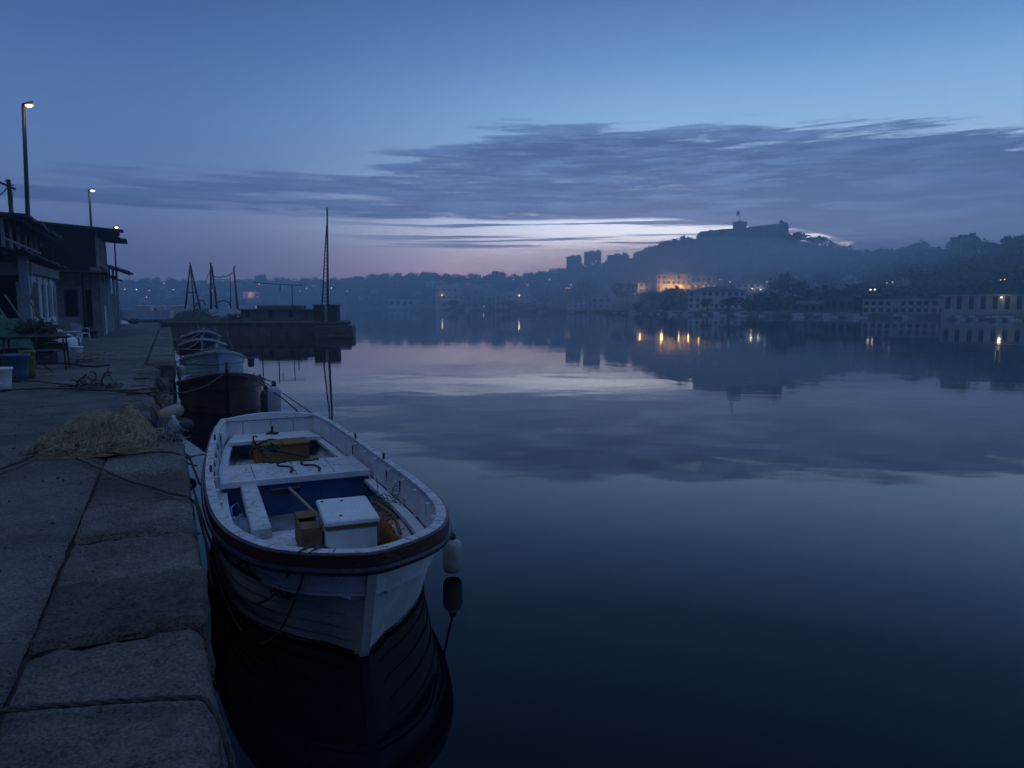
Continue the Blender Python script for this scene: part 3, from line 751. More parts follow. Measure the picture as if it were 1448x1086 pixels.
for i, (b, h, x, y, lab) in enumerate(((b3, h3, 4.7, .0, 'short post on the bow of the light blue boat, rope wound round it'), (b4, h4, 4.3, .1, 'thin bent post on the bow of the white and blue boat'), (b2, h2, 5.1, 0.0, 'low mooring post on the bow of the oxblood boat'))):
    t = thing('mooring_post', onboat(b, (x, y, h.S(x) - .1)), b.rotation_euler.z, lab, 'post')
    MB().tube([(0, 0, 0), (.02, .01, .25), (.05, .02, .42)], .035, 8, r1=.025).build('post_body', IRON if i else WHITE_WORN, t)
    mb = MB(); mb.tube(coil((0, 0, .08), .05, 4, .014, 0, i), .014, 5); mb.build('rope_turns', ROPE, t)
for i, (b, x, y, lab) in enumerate(((b4, 3.9, .5, 'bent white rod standing on the bow of the white and blue boat'), (b5, 3.9, -.2, 'curved rod standing up from the farthest boat'), (b3, 1.2, .8, 'short rod standing at the stern of the light blue boat'))):
    p = onboat(b, (x, y, .8)); mb = MB(); mb.tube([p + Vector((.12 * math.sin(k * .5 + i), .05 * k * .2, k * .13)) for k in range(7)], .018, 5)
    tag(mb.build('rod', ROPE_PALE), lab, 'rod')

# ---- mooring lines
def line(label, pts, r=.014, mat=ROPE, sides=6, cat='rope', name='mooring_rope'):
    mb = MB(); mb.tube(pts, r, sides)
    return tag(mb.build(name, mat), label, cat)
bt = inboat((6.70, -.05, .70))
cp = inboat((HB.L - .26, -.36, .905)); cp2 = inboat((HB.L - .22, -.30, .905))
g1 = [bt, (bt + cp) / 2 + Vector((0, 0, -.02)), cp]
qa, qb = Q(.13, 6.75, .90), Q(.13, 6.35, .9)
def hang(a, b, sag, n=30): return arc3(a, b, sag, n)
o1 = inboat((HB.L - .22, -.44, .88))
line('slack mooring line drooping from the bow of the white boat, shorter loop', g1 + hang(o1, qa, .66), .010, ROPE)
o2 = inboat((HB.L - .17, -.38, .88))
line('slack mooring line drooping from the bow of the white boat, longer loop near the water', [bt, cp2] + hang(o2, qb, .92), .010, ROPE)
for i, (b, h, vq, uu, lab) in enumerate(((b2, h2, -.4, 15.5, 'mooring line from the oxblood boat to the quay'), (b3, h3, .1, 23.5, 'mooring line from the light blue boat to the quay'), (b4, h4, .1, 31.5, 'mooring line from the white and blue boat to the quay'), (b5, h5, .1, 40, 'mooring line from the farthest boat to the quay'))):
    L_ = b['hull_l']; line(lab, hang(onboat(b, (L_ - .1, 0, h.S(L_) + .05)), Q(vq, uu, .9), .25, 14), .016, ROPE_PALE if i > 1 else ROPE)
line('curved rope from the stern of the white boat towards the oxblood boat', hang(inboat((.05, .45, .80)), onboat(b2, (5.35, .2, .95)), -.12, 12), .012)
line('second thinner rope arching behind the stern of the white boat', hang(inboat((.0, .62, .80)), onboat(b2, (5.2, .45, .92)), -.05, 12), .009)
# ------------------------------------------------------------------ the quay
STONE = stone_mat('quay_stone', (.142, .14, .134), (.10, .10, .095))
PAVE = stone_mat('quay_paving', (.105, .105, .105), (.075, .075, .08), .6)
WET = stone_mat('wet_stone', (.07, .07, .07), (.03, .035, .03), 1.0)
ZQ = .90
# paving: one sheet, gently uneven, with a ragged joint along the coping
mb = MB(); rows = []
us = [-4 + .09 * i for i in range(180)] + [12.2 + .35 * i for i in range(230)]
vs_ = [-22, -14, -9, -6.5, -5, -4, -3.2, -2.5, -2.0, -1.7, -1.45, -1.25, -1.08, -.95, -.85, -.77, -.688]
for u in us:
    r = []
    for i, v in enumerate(vs_):
        z = ZQ - .012 + .014 * fb(v * .8, u * .8, 1) + .004 * fb(v * 5, u * 5, 2)
        vv = v + (.012 * fb(u * 1.9, 4) + .008 * fb(u * 9, 4) if i == len(vs_) - 1 else 0)
        r.append(Q(vv, u, z - (.03 if i == len(vs_) - 1 else 0)))
    rows.append(r)
mb.grid(rows); 
tag(mb.build('quay_pavement', PAVE), 'worn concrete quay paving', kind='structure')
wall = thing('quay_wall', Q(0, 0, 0), A, 'long stone quay wall with worn coping blocks beside the boats', 'quay wall')
mb = MB(); rows = []
zz = [-1.5, -.4, -.1, .1, .3, .5, .62]
for u in [-4 + .22 * i for i in range(290)]:
    rec = -.5 if 9.55 < u < 22.0 else 0.0
    rows.append([(.02 + rec + .05 * fb(u * .9, z * 2, 5) + .03 * fb(u * 3, z * 5, 5), u, z) for z in zz])
mb.grid(rows, smooth=False); mb.build('wall_face', WET, wall)
mb = MB(); mb.box(-.9, -.05, -4, 60, -1.5, .55); mb.build('wall_core', WET, wall)
mb = MB(); rows = []
for u in [-4 + .1 * i for i in range(660)]: rows.append([(v, u, .850 + .012 * fb(u * 5, v * 9, 3) - (.02 if 9.5 < u < 22.0 else 0)) for v in (-.80, -.73, -.69, -.65, -.60)])
mb.grid(rows); mb.build('joint_fill', M('joint_dirt', (.022, .022, .022), .95, .4, 9, .5), wall)
def coping(u0, u1, v0, v1, z=ZQ, seed=0, fine=.05, rag=.03, drop=.42):
    n = max(6, int((u1 - u0) / fine)); 
    prof = [(v0, -.10)] + [(v0 + .012, -.015)] + [(lerp(v0 + .03, v1 - .10, k / 19), 0) for k in range(20)] + [(v1 - .05, -.008), (v1 - .02, -.025), (v1 - .004, -.055), (v1, -.10), (v1 + .008, -.20), (v1 + .004, -.3), (v1 - .03, -drop)]
    rows = []
    for i in range(n + 1):
        t = i / n; u = lerp(u0, u1, t); e = min(t, 1 - t) * (u1 - u0); end = max(0, 1 - e / .035)
        r = []
        for (v, dz) in prof:
            on = 1 if v > v0 + .02 else .3
            d = .018 * fb(u * 2.2 + seed, v * 2.2, seed) + .014 * fb(u * 9, v * 9, dz * 9 + seed) + .008 * fb(u * 24, v * 24, dz * 24 + seed, 3)
            dv = rag * fb(u * 1.3, seed, dz * 3) + .012 * fb(u * 11, dz * 11, seed) if v > v1 - .12 else (.014 * fb(u * 2.1, seed + 3) if v < v0 + .02 else 0)
            r.append((v + dv - (end * .012 if v > v1 - .06 else 0), u + (.012 * fb(v * 2.5, seed, u0) + .007 * fb(v * 11, seed, u0)) * (1 if e < .2 else .4), z + dz + d * on - end * end * .04))
        rows.append(r)
    m_ = MB().grid(rows)
    c = len(rows[0]); m_.add(rows[0] + [(v0, u0, z - drop)], [tuple(range(c + 1))]); m_.add(rows[-1] + [(v0, u1, z - drop)], [tuple(range(c, -1, -1))])
    return m_.build('coping_stone', STONE, wall)
rs = random.Random(3)
cuts = [-2.2, -.9, .5, 1.75, 2.66, 3.83, 4.66, 5.53, 6.44, 7.57, 8.35, 9.42]
for i, (a_, b_) in enumerate(zip(cuts, cuts[1:])):
    coping(a_ + (.007 if a_ == 4.66 else .019), b_ - (.007 if b_ == 4.66 else .019), -.672, .10 + rs.uniform(-.02, .025), ZQ + (.014 if i % 2 else -.012) + rs.uniform(-.006, .006), i * 3.1, .028)
u = 9.45; i = 20
while u < 21.9:                                        # broken stretch: the outer course is gone
    l = rs.uniform(.5, .85); coping(u + .01, u + l - .01, -.95 if u > 12 else -.72, -.34 + rs.uniform(-.05, .05), ZQ - .01, i * 2.7, .07, .05); u += l; i += 1
u = 22.0
while u < 62:
    l = rs.uniform(.8, 1.5); coping(u + .015, min(62, u + l) - .015, -.62, .12 + rs.uniform(-.03, .03), ZQ + rs.uniform(-.02, .02), i * 1.9, .12 if u < 30 else .3, .04); u += l; i += 1
mb = MB(); rows = []
for u in [9.5 + .12 * k for k in range(106)]:
    rows.append([(v, u, .40 + .06 * fb(u * 2, v * 3, 7) - (.3 if v > .06 else 0)) for v in (-.5, -.35, -.2, -.08, .03, .09, .1)])
mb.grid(rows, smooth=False); mb.build('broken_ledge', WET, wall)
# old gear dumped on the ledge
def quay_thing(name, v, u, label, cat, rz=0, z=ZQ, group=None):
    return thing(name, Q(v, u, z), A + rz, label, cat, group)
t = quay_thing('rope_heap', -.1, 10.5, 'matted heap of old rope on the broken ledge under the quay edge', 'rope', z=.42)
mb = MB(); tangle(mb, (0, 0, .03), (.22, .6, .25), 90, .014, 31, 16); mb.build('rope_tangle', ROPE, t)
t = quay_thing('old_net', -.08, 11.9, 'grey torn net dumped on the broken ledge beyond the rope heap', 'fishing net', z=.42)
mb = MB(); tangle(mb, (0, 0, .03), (.2, .7, .3), 150, .007, 32, 16); mb.build('net_tangle', M('grey_net', (0, 0, 0)), t)
t = quay_thing('log', -.05, 14.2, 'weathered round log lying on the broken ledge under the quay', 'log', z=.42)
MB().tube([(-.18, -.35, .12), (0, .1, .14), (.12, .5, .13)], .13, 10).build('log_body', M('grey_wood', (0, 0, 0)), t)
t = quay_thing('tyre', -.03, 13.1, 'old tyre wedged on the broken ledge below the paving', 'tyre', z=.42)
mb = MB(); pts = [(.26 * math.cos(k * .3142), .26 * math.sin(k * .3142), .1) for k in range(21)]; mb.tube(pts, .085, 8); mb.build('tyre_body', SEAM, t)
pale = M('pale_plastic', (.42, .45, .48), .5, .2, 8, .3)
t = quay_thing('plastic_bottle', .0, 12.6, 'white plastic bottle caught among old gear on the ledge', 'bottle', z=.44)
MB().lathe([(.04, 0), (.075, .01), (.08, .2), (.03, .27), (.03, .31)], 12).build('bottle_body', pale, t)
for k, (v_, u_, n_, r_, lab) in enumerate(((-.12, 16.2, 60, .012, 'tangled pale rope on the far half of the broken ledge'), (-.15, 18.5, 80, .008, 'torn net scraps on the broken ledge beside the oxblood boat'))):
    t = quay_thing('rope_heap', v_, u_, lab, 'rope', z=.42); mb = MB(); tangle(mb, (0, 0, .03), (.2, .8, .3), n_, r_, 80 + k, 16); mb.build('rope_tangle', ROPE_PALE if k == 0 else ROPE, t)
rs = random.Random(23)
for k in range(7):
    u0 = 9.9 + k * 1.55; pts = [Q(-.75, u0, ZQ + .02), Q(-.45, u0 + .1, ZQ + .015), Q(-.30, u0 + .12, ZQ - .06), Q(-.24, u0 + .2, .7), Q(-.18 + rs.uniform(-.05, .1), u0 + rs.uniform(.1, .5), .5), Q(.0, u0 + rs.uniform(.2, .7), .45)]
    mb = MB(); mb.tube(pts, rs.choice((.012, .018)), 6); o = tag(mb.build('hanging_rope', ROPE if k % 2 else ROPE_PALE), 'old rope end hanging over the broken edge onto the ledge', 'rope', 'rope ends over the broken edge')
def twline(label, pts, r, mat):
    m_ = []; dense = []
    for a_, b_ in zip(pts, pts[1:]):
        k = max(1, int((b_ - a_).length / .012)); dense += [a_.lerp(b_, i / k) for i in range(k)]
    for q in range(2):
        dense = [dense[0]] + [(dense[i - 1] + dense[i] * 2 + dense[i + 1]) / 4 for i in range(1, len(dense) - 1)] + [dense[-1]]
    mb = MB()
    for s_ in range(3):
        path = []; 
        for i, p in enumerate(dense):
            t = (dense[min(i + 1, len(dense) - 1)] - dense[max(i - 1, 0)]).normalized(); n_ = t.cross(Vector((.3, .2, 1))).normalized(); b_ = t.cross(n_); w = i * .42 + s_ * 2.094
            path.append(p + (n_ * math.cos(w) + b_ * math.sin(w)) * r * .52)
        mb.tube(path, r * .56, 5)
    return tag(mb.build('mooring_rope', mat), label, 'rope')
# ---- ropes on the paving
def onq(pts, r): return [Q(v, u, ZQ + r + .012) for v, u in pts]
def wig(pts, n=6, amp=.012, seed=1):
    out = []
    for i in range(len(pts) - 1):
        for k in range(n):
            t = k / n; a_ = Vector(pts[i]); b_ = Vector(pts[i + 1]); p = a_.lerp(b_, t)
            out.append(p + Vector((amp * fb(i + t, seed), amp * fb(i + t, seed, 5), 0)))
    return out + [Vector(pts[-1])]
def pxq(l, r): return [P(x, y, ZQ + r + .024) for x, y in l]
t_rope = M('twisted_rope', (.085, .08, .075), .95, .35, 22, 1.0, 150)
pts = wig(pxq([(-40, 1010), (20, 1003), (90, 997), (160, 992), (220, 988), (268, 986), (292, 990)], .014), 6, .01)
e0 = toQ(pts[-1]); pts += [Q(e0[0] + .04, e0[1] - .06, .885), Q(e0[0] + .07, e0[1] - .16, .80), Q(e0[0] + .10, e0[1] - .3, .62), Q(e0[0] + .12, e0[1] - .45, .40), Q(e0[0] + .14, e0[1] - .6, .1)]
twline('thick dark rope lying across the nearest coping stones and over the edge', pts, .012, t_rope)
pts = wig(pxq([(108, 648), (140, 662), (180, 679), (225, 692), (255, 700), (268, 704)], .012), 6, .02, 2) + [Q(.14, 6.5, .82), Q(.19, 6.1, .60), Q(.2, 5.6, .42)]
line('thin dark rope running from under the tan net to the white boat', pts, .011, ROPE)
line('short dark rope end over the coping beside the tan net', wig(pxq([(150, 640), (180, 643), (215, 639), (245, 640)], .012), 5, .03, 3) + [Q(.14, 8.4, .85), Q(.22, 8.2, .6), Q(.35, 8.0, .5)], .012, ROPE)
line('dark hose lying across the paving beyond the tan net, upper strand', wig(pxq([(0, 552), (60, 549), (100, 549), (140, 552), (190, 552), (222, 548)], .016), 6, .06, 4), .02, ROPE, cat='hose', name='hose')
line('dark rope lying across the paving beyond the tan net, lower strand', wig(pxq([(18, 537), (70, 541), (110, 545), (150, 552), (205, 556), (226, 553)], .016), 6, .06, 5), .018, ROPE)
t = thing('rope_pile', P(130, 549, ZQ), A, 'small pile of dark rope in the middle of the paving', 'rope')
mb = MB(); tangle(mb, (0, 0, .02), (.5, .5, .05), 40, .016, 41, 14); mb.build('rope_tangle', ROPE, t)
line('dark rope trailing from the tan net along the paving towards the bollard side', wig(pxq([(-20, 672), (10, 660), (30, 652), (48, 643)], .014), 6, .03, 6), .014, ROPE)
# ---- the tan net
def net_heap():
    c = P(143, 632, ZQ); q = toQ(c)
    t = quay_thing('fishing_net', q[0], q[1], 'tan heap of fishing net lying on the coping and paving by the white boat', 'fishing net'); t.scale = (.70, .80, 1.0)
    def hgt(x, y):                                     # heap profile: a tall lobe to the water side, a low tail inland
        g = lambda cx, cy_, sx, sy: math.exp(-((x - cx) / sx) ** 2 - ((y - cy_) / sy) ** 2)
        s_ = .34 * g(.05, .12, .40, .5) + .36 * g(.40, .0, .28, .42) + .20 * g(-.28, .02, .26, .36) + .10 * g(-.68, -.15, .2, .22)
        return .30 * math.tanh(s_ / .24) * (1 + .22 * fb(x * 3.1, y * 3.1, 9))
    mb = MB(); rows = []
    for i in range(46):
        r = []
        for k in range(34):
            x = lerp(-1.0, .82, i / 45); y = lerp(-.75, .95, k / 33); h = hgt(x, y)
            h *= .84 + .12 * fb(x * 5, y * 5, 3)
            r.append((x, y, max(-.03, h * .9 - .02)))
        rows.append(r)
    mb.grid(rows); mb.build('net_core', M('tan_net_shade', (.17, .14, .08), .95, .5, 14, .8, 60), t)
    rs = random.Random(12); mb = MB(); mb2 = MB()
    for k in range(1700):
        for _ in range(30):
            x, y = rs.uniform(-.95, .72), rs.uniform(-.7, .85)
            if rs.random() < hgt(x, y) * 4 + .02: break
        h0 = hgt(x, y); w = rs.uniform(0, 6.28); turn = rs.uniform(.10, .42) * rs.choice((-1, 1)); st_ = rs.uniform(.012, .026); pts = []; lift = rs.uniform(-.02, .045); arch = rs.uniform(-.01, .09)
        m = rs.randint(22, 46)
        for i in range(m):
            z = hgt(x, y) * (1 + .25 * fb(x * 5, y * 5, 3)) + lift + arch * math.sin(math.pi * i / m)
            pts.append((x, y, max(.006, z))); x += st_ * math.cos(w); y += st_ * math.sin(w); w += turn + rs.uniform(-.12, .12)
        (mb if k % 5 else mb2).tube(pts, (.0016 if k % 3 else .0024), 3, caps=False)
    for k in range(1500):
        for _ in range(30):
            x, y = rs.uniform(-.95, .72), rs.uniform(-.7, .85)
            if rs.random() < hgt(x, y) * 4 + .02: break
        c = Vector((x, y, hgt(x, y) * .97)); n_ = Vector((rs.gauss(0, 1), rs.gauss(0, 1), rs.gauss(0, .7))).normalized(); a_ = n_.orthogonal().normalized(); b_ = n_.cross(a_); r_ = rs.uniform(.02, .075); w0 = rs.uniform(0, 6.3); sp = rs.uniform(-.004, .006); pts = []
        for i in range(rs.randint(9, 20)):
            w = w0 + i * .38; p = c + (a_ * math.cos(w) + b_ * math.sin(w)) * (r_ + sp * i * .5) + n_ * i * .003; pts.append((p.x, p.y, max(.006, p.z)))
        (mb if k % 4 else mb2).tube(pts, .0015 if k % 3 else .0022, 3, caps=False)
    for k in range(260):
        for _ in range(40):
            x, y = rs.uniform(-.8, .65), rs.uniform(-.6, .75)
            if hgt(x, y) > .12: break
        p = Vector((x, y, hgt(x, y))); w = rs.uniform(0, 6.28); L_ = rs.uniform(.05, .16); up = rs.uniform(.02, .09); pts = []
        for i in range(9):
            q = i / 8; pts.append((p.x + L_ * q * math.cos(w + q * 1.2), p.y + L_ * q * math.sin(w + q * 1.2), max(.006, p.z + up * math.sin(math.pi * q))))
        mb.tube(pts, .0018, 3, caps=False)
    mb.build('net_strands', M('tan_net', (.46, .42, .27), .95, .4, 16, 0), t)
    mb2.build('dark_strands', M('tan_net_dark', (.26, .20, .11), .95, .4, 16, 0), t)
    mb = MB(); mb.tube(wig([(-.95, -.35, .03), (-.7, -.3, .06), (-.4, -.42, .05), (-.1, -.36, .07), (.25, -.5, .03), (.6, -.4, .04), (.8, -.2, .03)], 6, .04, 7), .012, 6); mb.build('head_line', ROPE, t)
    for p in ((-.86, -.22), (-.55, -.36), (-.2, -.42)):
        MB().lathe([(.012, -.05), (.035, -.03), (.035, .03), (.012, .05)], 8, (p[0], p[1], .05)).build('net_float', IRON, t)
net_heap()
# weathered bits on the paving
rs = random.Random(8); mb = MB()
for k in range(260):
    v, u = rs.uniform(-2.6, -.7) if k % 3 else rs.gauss(-.72, .05), rs.uniform(1.5, 14); r = rs.uniform(.004, .014)
    mb.lathe([(r * .6, 0), (r, r * .5), (r * .4, r * 1.1)], 5, Q(v, u, ZQ - .008))
tag(mb.build('gravel', STONE), 'loose grit and pebbles on the quay paving', kind='stuff')
t = thing('stone_chip', P(52, 641, ZQ), A, 'pale stone chip lying beside the tail of the tan net', 'stone')
mb = MB(); mb.box(-.09, .08, -.05, .06, 0, .045, bev=.012); mb.build('chip', STONE, t)
# ------------------------------------------------------------------ waterfront sheds (quay frame: x = v, y = u)
TIMBER = M('dark_tarred_timber', (.018, .017, .018), .85, .4, 4, .5, 30, stripes=(1, .09, 1))
PALEWALL = M('peeling_pale_wall', (.60, .63, .66), .8, .35, 2.5, .5, 20, dirt=(.12, .11, .10), dirt_at=.55)
GREENWALL = M('faded_green_boards', (.06, .10, .10), .8, .4, 4, .5, 20, stripes=(2, .10, 1), dirt=(.04, .04, .04))
POST = M('grey_post', (.36, .38, .41), .8, .3, 5, .4, 30)
CONC = M('stained_concrete', (.17, .18, .19), .85, .35, 2, .5, 25, dirt=(.07, .07, .07))
TIN = M('rusty_corrugated_roof', (.04, .04, .042), .7, .45, 3, .4, 30, .2, dirt=(.05, .03, .02))
GLASS = M('dark_window_glass', (.008, .010, .014), .35, .2, 3, 0, spec=.2)
DOORP = M('brown_door', (.09, .05, .045), .7, .3, 5, .4)
BLACKM = M('black_steel', (.02, .021, .024), .45, .2, 6, .2)

def sheet_roof(x0, x1, z0, z1, y0, y1, seed, th=.035, waves=True, ragged=.12, sag=.05):
    """corrugated sheets sloping from (x0, z0) down to (x1, z1), running along the quay y0..y1, with a ragged lower edge"""
    mb = MB(); rows = []; n = max(8, int((y1 - y0) / .06))
    for i in range(n + 1):
        y = lerp(y0, y1, i / n); sh = int(i / n * (y1 - y0) / .9); rs = random.Random(sh + seed * 50)
        xe = x1 + rs.uniform(-ragged, ragged) * (1 if x1 > x0 else -1); ze = rs.uniform(-.03, .03)
        r = []
        for k in range(7):
            t = k / 6; w = .018 * math.sin(y * 42) if waves else 0
            r.append((lerp(x0, xe, t), y, lerp(z0, z1, t) + w + ze * t - sag * math.sin(math.pi * t) + .03 * fb(y * .5, t * 2, seed)))
        rows.append(r)
    mb.grid(rows, smooth=False)
    low = [[(p[0], p[1], p[2] - th) for p in r][::-1] for r in rows]; mb.grid(low, smooth=False)
    for e in (rows[0], rows[-1]): mb.add(list(e) + [(p[0], p[1], p[2] - th) for p in e[::-1]], [tuple(range(len(e) * 2))])
    mb.grid([[r[-1], (r[-1][0], r[-1][1], r[-1][2] - th)] for r in rows], smooth=False)
    return mb
def rel(mb, c):                                        # shift quay-frame coordinates to the thing's own base
    mb.v = [(p[0] - c[0], p[1] - c[1], p[2] - c[2]) for p in mb.v]; return mb
class Bld:
    def __init__(s, name, c, label, cat): s.c = c; s.o = thing(name, Q(c[0], c[1], c[2]), A, label, cat)
    def part(s, name, mb, mat, parent=None): return rel(mb, s.c).build(name, mat, parent or s.o)
    def box(s, name, dims, mat, bev=0, parent=None): return s.part(name, MB().box(*dims, bev=bev), mat, parent)
def window_on_side(b, x, y0, y1, z0, z1, bars=1, mat=GLASS, fr=POST, d=.05):   # in a wall facing the water
    f = MB(); w = .06
    f.box(x - .02, x + d, y0, y0 + w, z0, z1); f.box(x - .02, x + d, y1 - w, y1, z0, z1); f.box(x - .02, x + d, y0 + w, y1 - w, z1 - w, z1); f.box(x - .02, x + d, y0 + w, y1 - w, z0, z0 + w)
    for k in range(bars):
        yy = lerp(y0, y1, (k + 1) / (bars + 1)); f.box(x, x + d - .01, yy - .02, yy + .02, z0 + w, z1 - w)
    o = b.part('window', f, fr); b.part('pane', MB().box(x + .004, x + .012, y0 + w, y1 - w, z0 + w, z1 - w), mat, o)
def window_on_end(b, y, x0, x1, z0, z1, bars=1, mat=GLASS, fr=POST, d=.05):     # in a wall facing along the quay, towards the near end
    f = MB(); w = .06
    f.box(x0, x0 + w, y - d, y + .02, z0, z1); f.box(x1 - w, x1, y - d, y + .02, z0, z1); f.box(x0 + w, x1 - w, y - d, y + .02, z1 - w, z1); f.box(x0 + w, x1 - w, y - d, y + .02, z0, z0 + w)
    for k in range(bars):
        xx = lerp(x0, x1, (k + 1) / (bars + 1)); f.box(xx - .02, xx + .02, y - d + .01, y, z0 + w, z1 - w)
    o = b.part('window', f, fr); b.part('pane', MB().box(x0 + w, x1 - w, y - .012, y - .004, z0 + w, z1 - w), mat, o)

s1 = Bld('wooden_shed', (-6.5, 33.94, ZQ), 'near two storey waterfront shed with lean-to tin awning and open ground floor', 'shed')
s1.box('back_wall', (-11.2, -11, 30.5, 38.70, .9, 5.3), TIMBER)
s1.box('side_wall', (-11, -4.62, 38.58, 38.69, .9, 5.2), TIMBER)
s1.box('inner_wall', (-11, -5.4, 32.19, 32.28, .9, 3.9), TIMBER)
s1.box('low_wall', (-11, -4.8, 30.5, 30.62, .9, 2.02), GREENWALL)
s1.box('counter', (-11, -4.75, 30.38, 30.72, 2.025, 2.09), POST)
s1.box('lintel', (-11, -4.3, 30.42, 30.66, 3.62, 4.06), CONC)
s1.box('corner_pillar', (-4.70, -4.40, 30.34, 30.64, .88, 4.4), POST, .02)
for y in (32.19, 33.69, 35.20, 36.82, 38.45): s1.box('post', (-4.66, -4.58, y - .07, y + .07, .88, 4.15), POST, .01)
s1.box('fascia', (-4.6, -4.42, 30.75, 38.58, 3.75, 4.12), CONC)
s1.box('facade', (-4.80, -4.62, 32.25, 38.58, .9, 2.05), PALEWALL)
s1.box('facade_band', (-4.80, -4.64, 32.25, 38.58, 3.4, 3.75), PALEWALL)
for y0, y1 in ((32.32, 32.82), (34.51, 35.13), (36.26, 36.76), (37.89, 38.51)): s1.box('wall_panel', (-4.80, -4.68, y0, y1, 2.05, 3.4), PALEWALL)
for y0, y1 in ((32.82, 33.63), (33.76, 34.51), (35.26, 36.20), (36.82, 37.89)): window_on_side(s1, -4.70, y0, y1, 2.06, 3.39, 1, d=.03)
s1.box('ground_floor_door', (-4.66, -4.60, 31.06, 31.63, .9, 3.0), DOORP)
s1.box('door_wall', (-4.86, -4.70, 30.75, 32.19, .9, 3.4), PALEWALL)
s1.part('awning', sheet_roof(-5.9, -4.1, 4.72, 4.30, 27.6, 39.33, 3), TIN)
s1.box('upper_floor', (-11, -5.0, 30.2, 38.83, 4.2, 4.3), TIMBER)
s1.box('upper_wall', (-11, -5.95, 30.81, 38.58, 4.3, 5.75), TIMBER)
for y in (30.4, 31.81, 33.32, 34.82, 36.20, 37.57, 38.70): s1.box('upper_post', (-5.12, -5.03, y - .05, y + .05, 4.3, 5.72), POST)
s1.box('upper_rail', (-5.10, -5.05, 30.4, 38.70, 4.88, 4.95), POST)
for x in (-7.1, -8.6, -10.1): s1.box('upper_post', (x - .05, x + .05, 30.36, 30.46, 4.3, 5.75), POST)
window_on_end(s1, 30.81, -8.2, -7.0, 4.55, 5.4, 1)
s1.part('roof', sheet_roof(-12, -4.15, 5.98, 5.66, 29.8, 39.08, 5, .1, True, .15, .0), TIN)
s1.box('eave_beam', (-4.5, -4.38, 29.9, 38.95, 5.42, 5.53), TIMBER)

s2 = Bld('wooden_shed', (-5.2, 47, ZQ), 'dark boarded upper storey shed on concrete corner pillars beside the tallest far lamp', 'shed')
s2.box('back_wall', (-8.6, -8.4, 44, 50.5, .9, 4.4), PALEWALL)
s2.box('end_wall', (-8.4, -3.51, 46.6, 46.75, .9, 4.39), PALEWALL)
s2.box('side_wall', (-3.5, -3.38, 46.0, 50.5, .9, 2.4), PALEWALL)
s2.box('side_band', (-3.5, -3.38, 46.0, 50.5, 3.7, 4.3), PALEWALL)
for y0, y1 in ((46.1, 47.0), (48.9, 50.4)): s2.box('wall_panel', (-3.5, -3.39, y0, y1, 2.4, 3.7), PALEWALL)
window_on_side(s2, -3.44, 47.0, 48.9, 2.4, 3.7, 2)
window_on_end(s2, 46.6, -6.6, -5.6, 2.0, 3.6, 1); window_on_end(s2, 46.6, -5.2, -4.5, 1.9, 3.5, 0)
window_on_end(s2, 46.6, -4.2, -3.75, 1.4, 3.5, 0)
s2.box('pale_board', (-5.55, -5.25, 46.5, 46.58, .95, 4.1), PALEWALL); s2.box('pale_board', (-4.48, -4.24, 46.5, 46.58, .95, 4.0), PALEWALL)
s2.box('prop', (-4.12, -4.02, 44.6, 44.7, .88, 4.4), BLACKM)
s2.box('low_wall', (-8.0, -4.3, 45.2, 45.33, .9, 1.95), PALEWALL)
s2.box('corner_pillar', (-3.62, -3.16, 43.8, 44.26, .88, 4.6), CONC, .02)
for (x, y) in ((-8.2, 44.05), (-5.9, 44.05), (-3.3, 47.2), (-3.3, 50.3)): s2.box('post', (x - .08, x + .08, y - .08, y + .08, .88, 4.5), POST, .01)
for y in (45.2, 46.3): s2.box('screen_post', (-3.22, -3.14, y - .04, y + .04, .9, 4.4), POST)
s2.box('white_screen', (-3.20, -3.16, 45.3, 46.25, .95, 2.6), PALEWALL)
mb = MB().box(-8.6, -3.25, 43.95, 50.5, 4.40, 6.6); s2.part('upper_storey', mb, TIMBER)
s2.box('corner_board', (-3.30, -3.18, 43.88, 44.0, 4.36, 6.6), POST)
for y0, y1 in ((44.5, 45.9), (46.4, 48.2), (48.8, 50.2)): window_on_side(s2, -3.25, y0, y1, 4.75, 6.2, 1)
s2.part('skirt_awning', sheet_roof(-8.6, -2.75, 4.42, 4.28, 42.9, 43.92, 9, .04, True, .05, .0), TIN)
s2.part('side_awning', sheet_roof(-3.3, -2.5, 4.42, 4.12, 43.9, 51.5, 10), TIN)
s2.part('roof', sheet_roof(-9.6, -2.15, 7.0, 6.55, 42.9, 51.4, 12, .10, True, .25, .0), TIN)
s2.box('purlin', (-9, -2.3, 43.2, 43.32, 6.5, 6.6), TIMBER)
s3 = Bld('lean_to', (-3.6, 57, ZQ), 'small lean-to with ragged tin canopy past the two storey sheds', 'shed')
s3.box('rear_wall', (-6.0, -4.7, 56.2, 60.5, .9, 4.2), PALEWALL)
s3.box('side_wall', (-4.7, -3.3, 58.0, 58.12, .9, 3.4), PALEWALL)
for (x, y) in ((-3.4, 54.2), (-3.35, 57.4), (-3.3, 60.4)): s3.box('post', (x - .07, x + .07, y - .07, y + .07, .88, 5.2), POST)
s3.part('canopy', sheet_roof(-5.6, -2.35, 5.65, 4.9, 53.4, 60.8, 15, .05, True, .3, -.14), TIN)
window_on_side(s3, -4.7, 57.0, 58.0, 1.9, 3.2, 0); window_on_side(s3, -4.7, 58.6, 59.8, 1.9, 3.2, 1)

